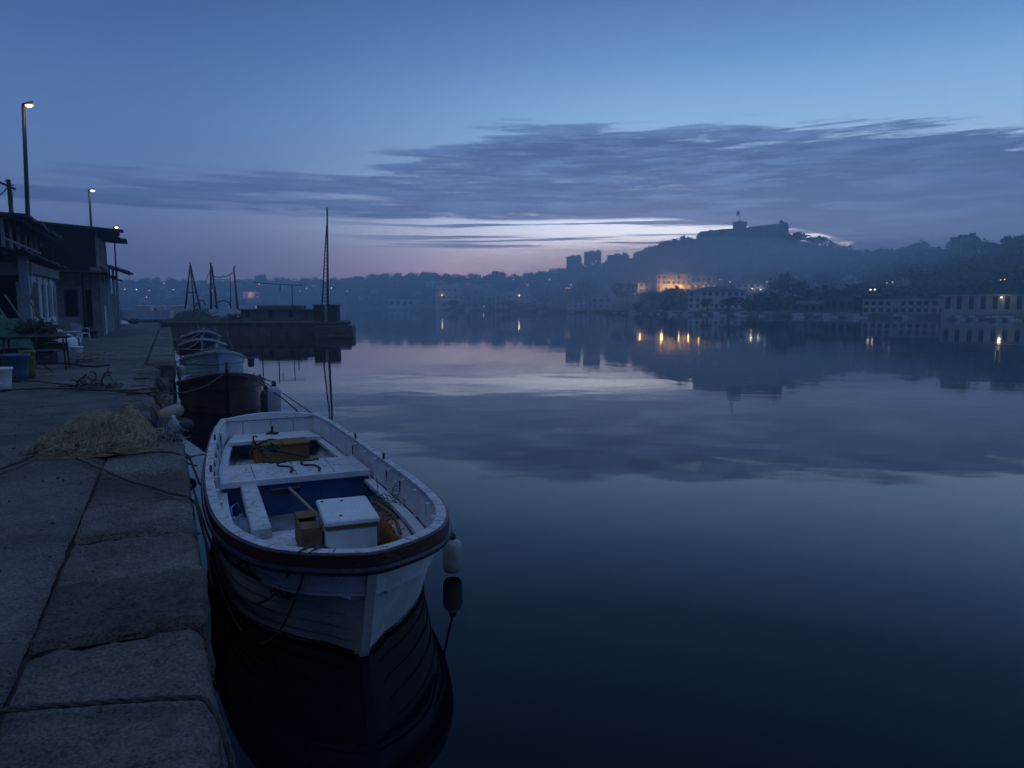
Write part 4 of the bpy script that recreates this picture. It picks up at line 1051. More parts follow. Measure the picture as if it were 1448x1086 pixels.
# ---- street lamps (lit) and the utility pole
LAMPGLOW = M('lamp_glow', (.9, .7, .4), .5, 0, 1, 0, emit=(1, .50, .13, 9))
LAMPGLOW2 = M('far_lamp_glow', (.9, .7, .4), .5, 0, 1, 0, emit=(1, .58, .22, 9))
def street_lamp(label, base, top, thick, head=1.0, glow=LAMPGLOW, watt=5):
    base = Vector(base); top = Vector(top)
    t = thing('street_lamp', base, 0, label, 'street lamp', 'lit lamps along the quay')
    d = top - base
    MB().tube([(0, 0, 0), d * .33, d * .66, d], thick, 10, r1=thick * .62).build('pole', BLACKM, t)
    MB().lathe([(thick * 1.9, 0), (thick * 1.9, .06), (thick * 1.4, .5), (thick * 1.1, .55)], 12).build('pole_base', BLACKM, t)
    k = head; p = d
    hd = MB(); rows = []                                # a flat cobra head reaching over the paving, tipped up a little
    for i in range(7):
        x = i / 6 * .78 * k; w = .17 * k * math.sin(math.pi * (.12 + .8 * i / 6)) ; zt = .02 + .02 * i
        rows.append([(p.x - .10 * k + x, p.y - w, p.z + zt), (p.x - .10 * k + x, p.y - w * .6, p.z + .11 * k + zt), (p.x - .10 * k + x, p.y + w * .6, p.z + .11 * k + zt), (p.x - .10 * k + x, p.y + w, p.z + zt)])
    hd.grid(rows, 0, False); hd.add(rows[0], [(0, 1, 2, 3)]); hd.add(rows[-1], [(3, 2, 1, 0)])
    hd.lathe([(.10 * k, -.12 * k), (.12 * k, 0), (.10 * k, .16 * k), (.04 * k, .2 * k)], 10, (p.x, p.y, p.z))
    hd.build('lamp_head', BLACKM, t)
    L_ = MB(); L_.lathe([(.02, -.15 * k), (.15 * k, -.13 * k), (.25 * k, -.05 * k), (.27 * k, .0)], 14, (p.x + .42 * k, p.y, p.z + .04), sy=.6)
    L_.build('lamp_lens', glow, t)
    li = bpy.data.lights.new('lamp_light', 'POINT'); li.energy = watt; li.color = (1, .62, .25); li.shadow_soft_size = .15
    lo = bpy.data.objects.new('lamp_light', li); COL.objects.link(lo); lo.location = base + d + Vector((.45 * k, 0, -.35 * k))
l1 = P(47, 487, ZQ); street_lamp('tall lit street lamp standing before the near shed, highest of the lamps', l1, D(33, 150, l1.y), .115, .58)
l2 = D(135.5, 434, 52); l2.z = ZQ; street_lamp('lit street lamp rising behind the roof of the dark boarded shed', l2, D(126, 270, l2.y), .11, .6, LAMPGLOW2)
l3 = P(168, 464, ZQ); street_lamp('slim lit street lamp past the dark boarded shed, lowest of the three', l3, D(161, 322, l3.y), .08, .5, LAMPGLOW2)
ub = Q(-6.9, 29, 4.3)
up = P(23, 490, ZQ); up = D(22, 350, 30); up.z = ZQ
t = thing('utility_pole', up, 0, 'thin wooden utility pole with crossarm and wires beside the near shed', 'utility pole')
top = D(12, 254, 30) - up
MB().tube([(0, 0, 0), top * .5, top], .12, 8, r1=.075).build('pole', TIMBER, t)
MB().tube([top + Vector((-.62, -.1, .02)), top + Vector((.22, .05, -.38))], .05, 6).build('crossarm', TIMBER, t)
for q in ((-.5, .06), (-.1, -.1), (.16, -.26)): MB().lathe([(.03, 0), (.05, .04), (.03, .1)], 8, (top.x + q[0], top.y, top.z + q[1])).build('insulator', PALEWALL, t)
mb = MB()
mb.tube(arc3(up + top + Vector((-.5, 0, .1)), D(-160, 250, 22), .5, 14), .018, 4); mb.tube(arc3(up + top + Vector((-.05, 0, -.3)), D(-160, 300, 22), .8, 14), .03, 4)
tag(mb.build('overhead_wire', BLACKM), 'slack overhead wires running from the utility pole out past the near shed', 'wire')
mb = MB(); mb.tube(arc3(up + top + Vector((.16, 0, -.3)), s1.o.location + Vector((0, 0, 0)) if False else Q(-5.0, 31.5, 5.7), .3, 12), .012, 4)
tag(mb.build('service_wire', BLACKM), 'thin service wire dropping from the utility pole to the shed roof', 'wire')

# ------------------------------------------------------------------ clutter in front of the sheds
BLUEP = M('blue_plastic_tub', (.05, .11, .20), .4, .2, 4, .15, 20)
GREENP = M('olive_plastic_bin', (.12, .14, .03), .5, .3, 5, .2, 20)
WHITEP = M('white_plastic', (.68, .71, .75), .45, .15, 5, .15, 20)
GREENNET = M('green_net', (.04, .13, .08), .9, .4, 8, .4)
def tub(name, label, px, py, r, h, mat, cat, oval=1.0, handle=True):
    t = thing(name, P(px, py, ZQ), A, label, cat)
    mb = MB(); mb.lathe([(r * .80, 0), (r * .86, h * .3), (r * .95, h * .88), (r * 1.06, h * .92), (r * 1.06, h), (r * .97, h), (r * .9, h * .7), (r * .76, .04), (r * .2, .035)], 22, sx=oval)
    mb.build('tub_body', mat, t)
    if handle:
        for s_ in (-1, 1): MB().tube([(s_ * r * 1.03 * oval, -.1, h * .86), (s_ * (r * 1.03 * oval + .05), -.06, h * .84), (s_ * (r * 1.03 * oval + .05), .06, h * .84), (s_ * r * 1.03 * oval, .1, h * .86)], .014, 6).build('handle', mat, t)
    return t
tub('plastic_tub', 'blue plastic tub standing between the white bucket and the olive bin', 24, 538, .27, .58, BLUEP, 'tub')
tub('plastic_tub', 'wide dark blue tub behind the blue tub, below the green net', 12, 521, .42, .55, NAVY, 'tub', 1.2)
tub('plastic_bucket', 'pale bucket with drip stains in front of the blue tub', 3, 552, .19, .44, WHITEP, 'bucket', 1, False)
tub('plastic_bin', 'olive plastic bin beside the blue tub', 41, 534, .16, .62, GREENP, 'bin', 1, False)
t = thing('green_net', P(14, 512, ZQ), A, 'green fishing net heaped on crates behind the tubs', 'fishing net'); q_ = .75
mb = MB(); rows = []
for i in range(16):
    r = []
    for k in range(16):
        x = lerp(-.9, .62, i / 15); y = lerp(-.7, .7, k / 15); e = (1 - (2 * i / 15 - 1) ** 4) * (1 - (2 * k / 15 - 1) ** 4)
        r.append((x, y, .35 * e ** .3 + .75 * e * (1 + .7 * fb(x * 2.5, y * 2.5, 6))))
    rows.append(r)
mb.grid(rows); mb.build('net_body', GREENNET, t)
mb = MB(); tangle(mb, (0, 0, .75), (.75, .6, .5), 130, .009, 61, 14); mb.build('net_strands', GREENNET, t)
def crate(label, px, py, w, d, h, mat, rz=0, z=ZQ):
    t = thing('crate', P(px, py, ZQ) + Vector((0, 0, z - ZQ)), A + rz, label, 'crate'); mb = MB()
    for k in range(4):
        a0, a1 = h * (k / 4 + .02), h * (k / 4 + .2)
        mb.box(-w, w, -d, -d + .02, a0, a1); mb.box(-w, w, d - .02, d, a0, a1); mb.box(-w, -w + .02, -d + .02, d - .02, a0, a1); mb.box(w - .02, w, -d + .02, d - .02, a0, a1)
    mb.build('slat_side', mat, t)
    mb = MB(); 
    for sx_ in (-1, 1):
        for sy_ in (-1, 1): mb.box(sx_ * (w - .05) - .02, sx_ * (w - .05) + .02, sy_ * (d - .05) - .02, sy_ * (d - .05) + .02, 0, h)
    mb.build('corner_frame', mat, t); MB().box(-w + .02, w - .02, -d + .02, d - .02, .0, .03).build('crate_floor', mat, t)
    return t
crate('dark fish crate under the green net, by the low green wall', 26, 505, .5, .4, .5, TIMBER)
crate('dark stacked crate behind the trestle table, lower one', 58, 506, .45, .4, .55, TIMBER, .2)
crate('dark stacked crate behind the trestle table, upper one', 58, 506, .42, .38, .45, TIMBER, -.1, ZQ + .555)
# trestle table heaped with gear
tb = thing('trestle_table', P(62, 522, ZQ), A, 'dark trestle table heaped with gear in front of the near shed', 'table')
MB().box(-.85, .62, -.40, .40, .80, .85, bev=.01).build('table_top', TIMBER, tb)
for (x, y) in ((-.75, -.3), (.5, -.3), (-.75, .3), (.5, .3)): MB().tube([(x * 1.06, y * 1.2, 0), (x, y, .8)], .022, 6).build('leg', IRON, tb)
t = thing('gear_heap', Matrix.Translation(P(62, 522, ZQ)) @ Vector((0, 0, .852)), A, 'dark heap of nets and lines piled on the trestle table', 'fishing gear')
mb = MB(); rows = []
for i in range(18):
    r = []
    for k in range(12):
        x = lerp(-.8, .55, i / 17); y = lerp(-.36, .36, k / 11); e = (1 - (2 * i / 17 - 1) ** 4) * (1 - (2 * k / 11 - 1) ** 4)
        r.append((x, y, .10 * e * max(.1, 1 + 1.8 * fb(x * 6, y * 6, 8))))
    rows.append(r)
mb.grid(rows); mb.build('heap_body', BLACKM, t); mb = MB(); tangle(mb, (-.1, 0, .1), (.55, .3, .42), 260, .011, 71, 14); mb.build('loose_line', ROPE, t)
t = thing('tripod_stand', P(54, 528, ZQ), A, 'thin folding tripod stand before the trestle table', 'stand')
MB().tube([(0, 0, .2), (0, 0, 1.15)], .016, 6).build('column', IRON, t)
for k in range(3): MB().tube([(0, 0, .32), (.32 * math.cos(k * 2.09 + .4), .32 * math.sin(k * 2.09 + .4), .0)], .013, 5).build('leg', IRON, t)
rs = random.Random(91)
for i, (px, py, w_, d_, h_, mt, lab) in enumerate(((38, 500, .5, .35, .7, TIMBER, 'dark box in the jumble left of the trestle table'), (72, 500, .35, .3, .62, BROWN, 'brown box in the jumble behind the trestle table'), (80, 507, .3, .25, .45, TIMBER, 'dark low box between the trestle table and the chairs'), (68, 514, .28, .22, .34, NAVY, 'navy box under the end of the trestle table'))):
    t = thing('gear_box', P(px, py, ZQ), A + rs.uniform(-.5, .5), lab, 'box'); MB().box(-w_, w_, -d_, d_, 0, h_, bev=.03).build('box_body', mt, t); MB().box(-w_ - .02, w_ + .02, -d_ - .02, d_ + .02, h_ + .003, h_ + .05, bev=.01).build('lid', mt, t)
for i, (px, py, a_, lab) in enumerate(((60, 500, .35, 'long pole leaning on the shed over the trestle table'), (66, 502, -.2, 'oar leaning on the shed posts behind the trestle table'), (88, 498, .25, 'thin pale stick leaning near the chairs'), (45, 505, .1, 'boathook leaning on the shed corner pillar'))):
    p = P(px, py, ZQ); mb = MB(); mb.tube([p, p + Q(-.5, .6 * a_, 1.0), p + Q(-1.0, 1.4 * a_, 2.0)], .025, 6)
    if i == 1: mb.box(-.07, .07, -.012, .012, 1.9, 2.5, mat=Matrix.Translation(p + Q(-.75, .9 * a_, 0) * 1.0) @ Matrix.Rotation(.3, 4, 'Y'))
    tag(mb.build('leaning_pole' if i != 1 else 'oar', ROPE_PALE if i == 2 else CONC), lab, 'pole' if i != 1 else 'oar')
# white plastic chairs
def chair(label, px, py, rz, tip=0, loc=None):
    t = thing('plastic_chair', loc or P(px, py, ZQ), rz, label, 'chair', 'white plastic chairs by the sheds')
    mb = MB(); mb.box(-.22, .22, -.22, .22, .42, .45, bev=.012); mb.build('seat', WHITEP, t)
    mb = MB(); rows = []
    for i in range(7):
        z = lerp(.45, .86, i / 6); rows.append([(lerp(-.21, .21, k / 6), .21 + .10 * (i / 6) + .03 * math.cos((k - 3) * .5), z + (.03 * math.cos((k - 3) * .5) if i == 6 else 0)) for k in range(7)])
    mb.grid(rows); mb.grid([[(p[0], p[1] + .018, p[2]) for p in r][::-1] for r in rows]); mb.build('backrest', WHITEP, t)
    for (x, y) in ((-.2, -.2), (.2, -.2), (-.2, .2), (.2, .2)): MB().tube([(x * 1.15, y * 1.2, 0), (x, y, .43)], .022, 6, r1=.028).build('leg', WHITEP, t)
    for s_ in (-1, 1): MB().tube([(s_ * .23, .26, .66), (s_ * .25, -.05, .66), (s_ * .24, -.2, .64), (s_ * .22, -.2, .44)], .02, 6).build('armrest', WHITEP, t)
    return t
chair('white plastic chair with its back to the shed windows, nearest of the chairs', 103, 493, A - 1.2)
chair('white plastic chair turned sideways in front of the pale low wall', 116, 485, A + 2.4)
chair('white plastic chair close beside the trestle table among boxes', 88, 502, A + .6)
t = thing('white_drum', P(98, 506, ZQ), A, 'white plastic drum standing among debris beside the chairs', 'drum')
MB().lathe([(.24, 0), (.26, .05), (.26, .55), (.22, .62), (.1, .66), (.1, .72), (.06, .74)], 18).build('drum_body', WHITEP, t)
tub('plastic_bucket', 'pale bucket between the drum and the branches', 110, 507, .17, .38, WHITEP, 'bucket', 1, False)
t = thing('grey_box', P(84, 513, ZQ), A, 'grey plastic fish box on the paving before the chairs', 'box')
mb = MB(); mb.box(-.42, .42, -.28, -.255, 0, .34); mb.box(-.42, .42, .255, .28, 0, .34); mb.box(-.42, -.395, -.255, .255, 0, .34); mb.box(.395, .42, -.255, .255, 0, .34); mb.box(-.395, .395, -.255, .255, 0, .03); mb.build('box_body', M('grey_plastic', (.24, .26, .29), .5, .2, 5, .2), t)
t = thing('branch_pile', P(126, 512, ZQ), A, 'pile of pale dry branches and net scraps lying on the paving', 'branches')
rs = random.Random(17); mb = MB()
for k in range(46):
    p = Vector((rs.gauss(0, .55), rs.gauss(0, .3), rs.uniform(.02, .25))); w = rs.uniform(-.6, .6) + (3.14 if k % 2 else 0); pts = []
    for i in range(6):
        pts.append(tuple(p)); p = p + Vector((.16 * math.cos(w), .16 * math.sin(w), rs.uniform(-.03, .07))); p.z = max(.015, p.z); w += rs.uniform(-.4, .4)
    mb.tube(pts, .014, 4, r1=.005, caps=False)
mb.build('branch_body', M('dry_branch', (.26, .25, .22), .9, .3, 10, .3), t)
mb = MB(); tangle(mb, (-.1, 0, .03), (.6, .35, .18), 60, .006, 18, 14); mb.build('net_scrap', ROPE_PALE, t)
line('black hose lying flat in front of the branch pile', wig(pxq([(80, 514), (110, 516), (135, 518), (155, 516)], .02), 6, .12, 3), .03, BLACKM, cat='hose', name='hose')
t = thing('stone_block', P(134, 478, ZQ), A, 'small dark mooring block on the paving before the dark boarded shed', 'bollard')
MB().lathe([(.16, 0), (.16, .05), (.1, .1), (.1, .26), (.17, .32), (.15, .4), (.05, .42)], 14).build('bollard_body', IRON, t)
for i, (x, y, r_, lab) in enumerate(((70, 494, .3, 'grey cloth bundle slumped against the near shed posts'), (96, 484, .25, 'pale sack slumped against the pale facade'), (176, 461, .35, 'pale sack standing past the slim lamp'), (190, 458, .4, 'dark sack at the far end of the sheds'))):
    t = thing('sack', P(x, y, ZQ), A + i, lab, 'sack'); mb = MB(); rows = []
    for a_ in range(9):
        th = math.pi * a_ / 8; rows.append([(r_ * 1.3 * math.sin(th) * math.cos(b_ * .5236) * (1 + .3 * fb(a_, b_, i)), r_ * .8 * math.sin(th) * math.sin(b_ * .5236) * (1 + .3 * fb(a_, b_, i + 5)), r_ * .62 * (1 - math.cos(th)) * (1 + .35 * fb(a_ * .7, b_ * .9, i))) for b_ in range(12)])
    mb.grid(rows, closed=True); mb.build('sack_body', [TIMBER, WHITEP, WHITEP, NAVY][i], t)
# ------------------------------------------------------------------ yard beyond the quay and the stone pier
mb = MB(); rows = []
for i in range(24):
    y = lerp(56, 128, i / 23); xr = -29.2 if y < 74 else lerp(-29.2, -44, (y - 74) / 54)
    rows.append([(lerp(-130, xr, k / 14), y, .80 + .05 * fb(k, y * .2) - (1.6 if k == 14 else 0)) for k in range(15)])
mb.grid(rows); tag(mb.build('yard_ground', PAVE), 'rough boatyard ground beyond the quay', kind='structure')
pr = thing('stone_pier', (-21, 62, 0), 0, 'dark stone pier jutting out across the water behind the moored boats', 'pier')
def prel(mb): mb.v = [(p[0] + 21, p[1] - 62, p[2]) for p in mb.v]; return mb
mb = MB(); rows = []
for i in range(90):
    x = lerp(-30.5, -17.2, i / 89); rows.append([(x, 61.5 + .05 * fb(x * 1.3, z * 2, 2), z) for z in (-1.5, -.2, .1, .35, .6, .85, 1.04)])
mb.grid(rows[::-1], smooth=False); prel(mb).build('pier_face', stone_mat('pier_stone', (.13, .125, .12), (.05, .05, .045)), pr)
def skew(mb, x0, x1, y0, y1, z0, z1, back=2.3):
    vs = [(x, y, z) for z in (z0, z1) for (x, y) in ((x0, y0), (x1, y0), (x1 - back, y1), (x0, y1))]
    return mb.add(vs, [(3, 2, 1, 0), (4, 5, 6, 7), (0, 1, 5, 4), (1, 2, 6, 5), (2, 3, 7, 6), (3, 0, 4, 7)])
mb = skew(MB(), -30.5, -14.2, 61.62, 71, -1.5, 1.02); prel(mb).build('pier_core', WET, pr)
mb = skew(MB(), -30.5, -13.9, 61.38, 71.2, 1.04, 1.19); prel(mb).build('pier_deck', STONE, pr)
mb = MB(); mb.box(-17.1, -13.75, 61.30, 62.4, -.6, .92, bev=.08); mb.box(-16.9, -13.7, 61.28, 62.3, -1.5, .05, bev=.05); prel(mb).build('pier_head', STONE, pr)
mb = MB()
for k in range(7): mb.box(-17.0, -13.9, 61.27, 61.29, .1 + k * .12, .115 + k * .12)
prel(mb).build('head_course', WET, pr)
ZP = 1.192
def at(px, Y, z=ZP): p = D(px, 434, Y); return Vector((p.x, Y, z))
def bar(mb, a, b, Y, r, r1=None, n=6, Yb=None): mb.tube([D(a[0], a[1], Y), D(b[0], b[1], Yb or Y)], r, n, r1=r1); return mb
def local(mb, o): mb.v = [(p[0] - o[0], p[1] - o[1], p[2] - o[2]) for p in mb.v]; return mb
def mound(name, label, cat, px0, px1, h, Y, dep, mat, seed, strands=0, smat=None):
    c = at((px0 + px1) / 2, Y); w = (px1 - px0) / 2000 * Y; t = thing(name, c, 0, label, cat); mb = MB(); rows = []
    for i in range(30):
        r = []
        for k in range(14):
            x = lerp(-w, w, i / 29); y = lerp(-dep, dep, k / 13); e = (1 - (2 * i / 29 - 1) ** 4) * (1 - (2 * k / 13 - 1) ** 4)
            r.append((x, y, h * e * (.75 + .9 * fb(x * .8 + seed, y, seed))))
        rows.append(r)
    mb.grid(rows); mb.build('heap_body', mat, t)
    if strands:
        mb = MB(); tangle(mb, (0, 0, h * .6), (w * .8, dep * .8, h * .6), strands, .02, seed, 12); mb.build('loose_line', smat or mat, t)
    return t
OLIVE = M('olive_net', (.06, .065, .042), .95, .45, 3, .5, 10)
mound('net_heap', 'olive heap of nets and weeds at the root of the pier under the derricks', 'fishing net', 240, 310, .8, 65.5, 1.8, OLIVE, 3, 90)
mound('net_heap', 'smaller olive net heap on the pier edge beyond the big one', 'fishing net', 312, 352, .55, 63.2, .9, OLIVE, 5, 60)
t = thing('store_hut', at(395, 67), 0, 'long low dark store hut in the middle of the pier', 'hut')
w = lambda px: (px - 395) * 67 / 1000
MB().box(w(345), w(447), -.9, 1.6, 0, 1.0, bev=.03).build('hut_wall', M('dark_render', (.11, .11, .115), .85, .4, 1.5, .4), t)
MB().box(w(343), w(449), -1.1, 1.8, 1.005, 1.1).build('hut_roof', TIN, t)
MB().box(w(366), w(427), -.5, 1.4, 1.11, 1.45, bev=.03).build('upper_box', M('dark_render', (0, 0, 0)), t)
for a_, b_ in ((352, 358), (384, 390), (412, 418)): MB().box(w(a_), w(b_), -.93, -.905, .35, .95).build('window', GLASS, t)
MB().box(w(434), w(439), -.93, -.905, .02, 1.0).build('door', DOORP, t)
# tall crane mast with its engine boxes
cb = at(462, 65); t = thing('crane_mast', cb, 0, 'tall ladder-braced crane mast near the end of the pier', 'crane')
base = cb
mb = MB(); mb.tube([D(463.6, 440, 65), D(463.2, 360, 65), D(462.6, 298, 65)], .11, 8, r1=.07); local(mb, cb).build('mast', BLACKM, t)
mb = MB(); mb.tube([D(455, 440, 65), D(459.2, 360, 65), D(461.9, 318, 65)], .07, 6, r1=.05); local(mb, cb).build('stay_leg', BLACKM, t)
mb = MB()
for k in range(22):
    y = 432 - k * 5.1; q = (440 - y) / 122; xl = lerp(456, 461.9, q); mb.tube([D(xl, y, 65), D(463.4, y - 1.5, 65)], .025, 4)
local(mb, cb).build('rung', BLACKM, t)
MB().box(-.10, .14, -.4, -.1, -.03, 1.3, bev=.02).build('control_box', PALEWALL, t)
MB().lathe([(.06, 0), (.09, .1), (.03, .3)], 8, tuple(D(462.6, 298, 65) - cb)).build('mast_cap', BLACKM, t)
for px0, px1, lab in ((445, 456, 'dark engine box left of the crane mast on the pier'), (464.5, 478, 'dark winch house right of the crane mast on the pier')):
    c = at((px0 + px1) / 2, 64.2); t = thing('winch_house', c, 0, lab, 'winch house'); hw = (px1 - px0) / 2000 * 64
    MB().box(-hw, hw, -.5, .7, 0, 1.42, bev=.02).build('house_wall', TIMBER, t); MB().box(-hw - .06, hw + .06, -.56, .76, 1.425, 1.52).build('house_roof', TIN, t)
    MB().box(-hw * .5, hw * .3, -.525, -.505, .1, 1.1).build('door', BLACKM, t)
# derricks
def derrick(label, px, Y, bars, extra=()):
    c = at(px, Y); t = thing('derrick', c, 0, label, 'derrick')
    for a_, b_, r in bars:
        mb = MB(); bar(mb, a_, b_, Y, r, r * .7); local(mb, c).build('leg', BLACKM, t)
    for pts, r, nm in extra:
        mb = MB(); mb.tube([D(x, y, Y) for x, y in pts], r, 5); local(mb, c).build(nm, BLACKM, t)
    return t
derrick('dark three legged derrick at the root of the pier, pointed top', 270, 66, [((262, 437), (269, 374), .09), ((283, 437), (269, 374), .09), ((275, 437), (269.5, 380), .07)], [([(276, 434), (281, 425), (287, 424), (291, 432)], .06, 'arched_pipe'), ([(265, 414), (279, 413)], .04, 'brace'), ([(269, 376), (268.7, 371)], .05, 'masthead')])
derrick('tall dark derrick pole with slanting strut between the two other derricks', 302, 66.5, [((298.5, 437), (298, 371), .11), ((307, 437), (299.5, 376), .10)], [([(299, 378), (293, 392), (291, 400)], .025, 'guy_wire'), ([(303, 434), (308, 427), (316, 424.5), (324, 428), (327, 434)], .06, 'arched_pipe'), ([(301, 391), (312, 392), (322, 390), (329, 386)], .04, 'upper_cable'), ([(302, 395), (314, 395), (324, 396)], .025, 'lower_cable')])
derrick('leaning dark derrick pole with forked head at the hut end', 333, 67, [((336, 437), (330.5, 379), .10), ((326.5, 437), (325.5, 392), .045)], [([(330.5, 380), (332.5, 376)], .06, 'masthead'), ([(326, 387), (331, 386)], .03, 'crosspiece')])
t = thing('signal_boom', at(412, 68.5), 0, 'thin dark T shaped boom standing behind the low store hut', 'boom'); c = at(412, 68.5)
mb = MB(); bar(mb, (413.5, 440), (413, 403.5), 68.5, .04); local(mb, c).build('post', BLACKM, t)
mb = MB(); mb.tube([D(358, 399, 68.5), D(390, 402, 68.5), D(428, 403.6, 68.5)], .035, 5); local(mb, c).build('boom_arm', BLACKM, t)
mb = MB(); bar(mb, (396, 403), (396, 412), 68.5, .04); local(mb, c).build('hook_block', BLACKM, t)
for i, (px, y0, y1, lab) in enumerate(((372, 492, 521, 'dark mooring stake in the water, nearest of the stakes before the pier'), (395, 497, 520, 'dark mooring stake in the water between the other two stakes'), (423, 494, 509, 'dark mooring stake farthest out before the pier'))):
    p = P(px, y1, 0); q = D(px - 1, y0, p.y); t = thing('mooring_stake', p, 0, lab, 'stake')
    MB().tube([(0, 0, -.6), q - p], .022, 6).build('stake_body', TIMBER, t)
# boats hauled out in the yard, bushes, drums
def hauled(label, px, py, L, rz, mat, Y, z=.85):
    p = D(px, 440, Y); p.z = z + .35; h = Hull(L, L * .34, [(0, .9), (.5, .8), (1, 1.1)], .4)
    t = thing('hauled_boat', p, rz, label, 'boat'); h.shell(5).build('hull', mat, t); o_ = h.outline(24)
    sweep(o_, [(.02, 0), (.02, .06), (-.1, .06), (-.1, 0)]).build('gunwale', WHITE_WORN, t)
    deck_piece(h, .1, L * .97, .62, .04, .06).build('deck', WHITE_WORN, t)
    MB().box(L * .35, L * .62, -.6, .6, .63, 1.5, bev=.08).build('cabin', WHITE_WORN, t)
    for x in (L * .25, L * .65): MB().box(x - .12, x + .12, -.7, .7, -.34, -.05).build('cradle', TIMBER, t)
    return t
hauled('pale boat hauled out on the yard behind the sheds, nearest the quay end', 214, 440, 6.5, .1, WHITE_WORN, 84)
hauled('pale boat hauled out on the yard beside the pier root', 243, 440, 5.5, 3.3, LBLUE, 76)
hauled('white boat hauled out far back on the yard', 188, 440, 7, .4, WHITE_WORN, 104)
mound('bush_bank', 'dark weedy bank at the end of the quay paving', 'bush', 186, 232, 1.0, 80, 1.2, OLIVE, 13, 50)
# ------------------------------------------------------------------ the far shore: trees, houses, fortress, lamps, boats
LEAF = M('dark_foliage', (.035, .05, .03), .9, .5, .6, 0)
LEAF2 = M('olive_foliage', (.05, .06, .035), .9, .5, .6, 0)
BARK = M('bark', (.06, .05, .04), .9, .3, 3, 0)
def crown_mesh(seed, n=230, lobes=6, flat=.75):
    rs = random.Random(seed); mb = MB(); L_ = []
    for k in range(lobes):
        L_.append((rs.uniform(-.26, .26), rs.uniform(-.26, .26), rs.uniform(.42, .78), rs.uniform(.16, .29)))
    L_.append((0, 0, .6, .33))
    for k in range(n):
        x, y, z, r = rs.choice(L_); d = Vector((rs.gauss(0, 1), rs.gauss(0, 1), rs.gauss(0, .8))).normalized() * r * rs.uniform(.55, 1.05)
        c = Vector((x, y, z)) + d; s_ = rs.uniform(.035, .085); a_ = Vector((rs.gauss(0, 1), rs.gauss(0, 1), rs.gauss(0, 1))).normalized(); b_ = a_.orthogonal().normalized(); c2 = a_.cross(b_)
        mb.add([c + (b_ * math.cos(w) + c2 * math.sin(w)) * s_ * rs.uniform(.6, 1.2) for w in (0, 1.2, 2.5, 3.8, 5.1)], [(0, 1, 2, 3, 4)])
    return mb
PROTO = []
for k in range(6):
    t = thing('broadleaf_tree', (0, 0, -50), 0, 'x', 'tree', 'trees along the far hills')
    crown_mesh(k, lobes=4 + k).build('crown', LEAF if k % 2 else LEAF2, t)
    mb = MB(); mb.tube([(0, 0, -.15), (.01, 0, .25), (0, .02, .55)], .045, 6, r1=.02); mb.tube([(0, 0, .3), (.16, .05, .58)], .02, 5, r1=.008); mb.tube([(0, 0, .33), (-.14, -.08, .6)], .02, 5, r1=.008); mb.build('trunk', BARK, t)
    PROTO.append(t)
used = set()
def tree(px, yt, yb, wpx, label, group, Y=None, i=[0]):
    g = ground(px, yb) if Y is None else Vector((D(px, 434, Y).x, Y, terr(px, Y)))
    h = max(2.5, D(px, yt, g.y).z - g.z); w = wpx * g.y / 1000
    k = i[0] % 6; i[0] += 1
    if k not in used:
        used.add(k); t = PROTO[k]; t.location = g; t['label'] = label; t['group'] = group
    else: t = dup(PROTO[k], g, None, label, group)
    t.rotation_euler = (0, 0, i[0] * 1.7); t.scale = (w * 1.15, w * 1.15, h * 1.05)
    return t
RT = [(180, 395, 404, 14), (203, 392, 404, 14), (222, 391, 404, 14), (243, 393, 404, 18), (262, 395, 404, 12), (285, 396, 404, 14), (312, 396, 404, 14), (340, 395, 403, 14), (395, 391, 402, 14), (409, 394, 402, 10), (430, 392, 402, 12), (446, 391, 401, 10), (472, 392, 401, 14), (490, 393, 401, 12), (507, 389, 399, 15), (525, 387, 398, 17), (545, 386, 396, 18), (562, 385, 396, 16), (580, 386, 396, 14), (600, 384, 396, 18), (614, 384, 396, 13), (633, 387, 398, 15), (650, 388, 398, 13), (668, 386, 399, 15), (690, 388, 399, 13), (705, 383, 398, 22), (722, 390, 398, 12), (745, 388, 397, 13), (760, 386, 395, 13), (775, 384, 393, 13), (790, 381, 391, 11), (905, 354, 367, 14), (918, 349, 362, 14), (935, 341, 353, 14), (955, 337, 348, 16), (975, 335, 345, 12)]
for i, (px, a_, b_, w) in enumerate(RT): tree(px, a_, b_ + 2, w, 'rounded dark tree on the misty skyline left of the fortress', 'skyline trees left of the fortress')
RT2 = [(1130, 328, 345, 36), (1117, 333, 345, 18), (1148, 334, 348, 20), (1162, 334, 352, 26), (1175, 341, 356, 16), (1192, 346, 361, 20), (1210, 353, 365, 17), (1228, 354, 366, 16), (1246, 349, 366, 23), (1260, 354, 366, 14), (1274, 351, 365, 18), (1288, 346, 363, 20), (1302, 341, 363, 34), (1320, 348, 364, 16), (1334, 350, 363, 14), (1347, 337, 361, 22), (1363, 332, 360, 34), (1382, 336, 359, 22), (1397, 341, 358, 18), (1412, 344, 358, 16), (1429, 331, 356, 26), (1447, 332, 354, 24), (1475, 328, 352, 30), (1510, 330, 352, 34)]
for px, a_, b_, w in RT2: tree(px, a_, b_ + 2, w, 'tall dark tree on the hill crest right of the fortress', 'crest trees right of the fortress')
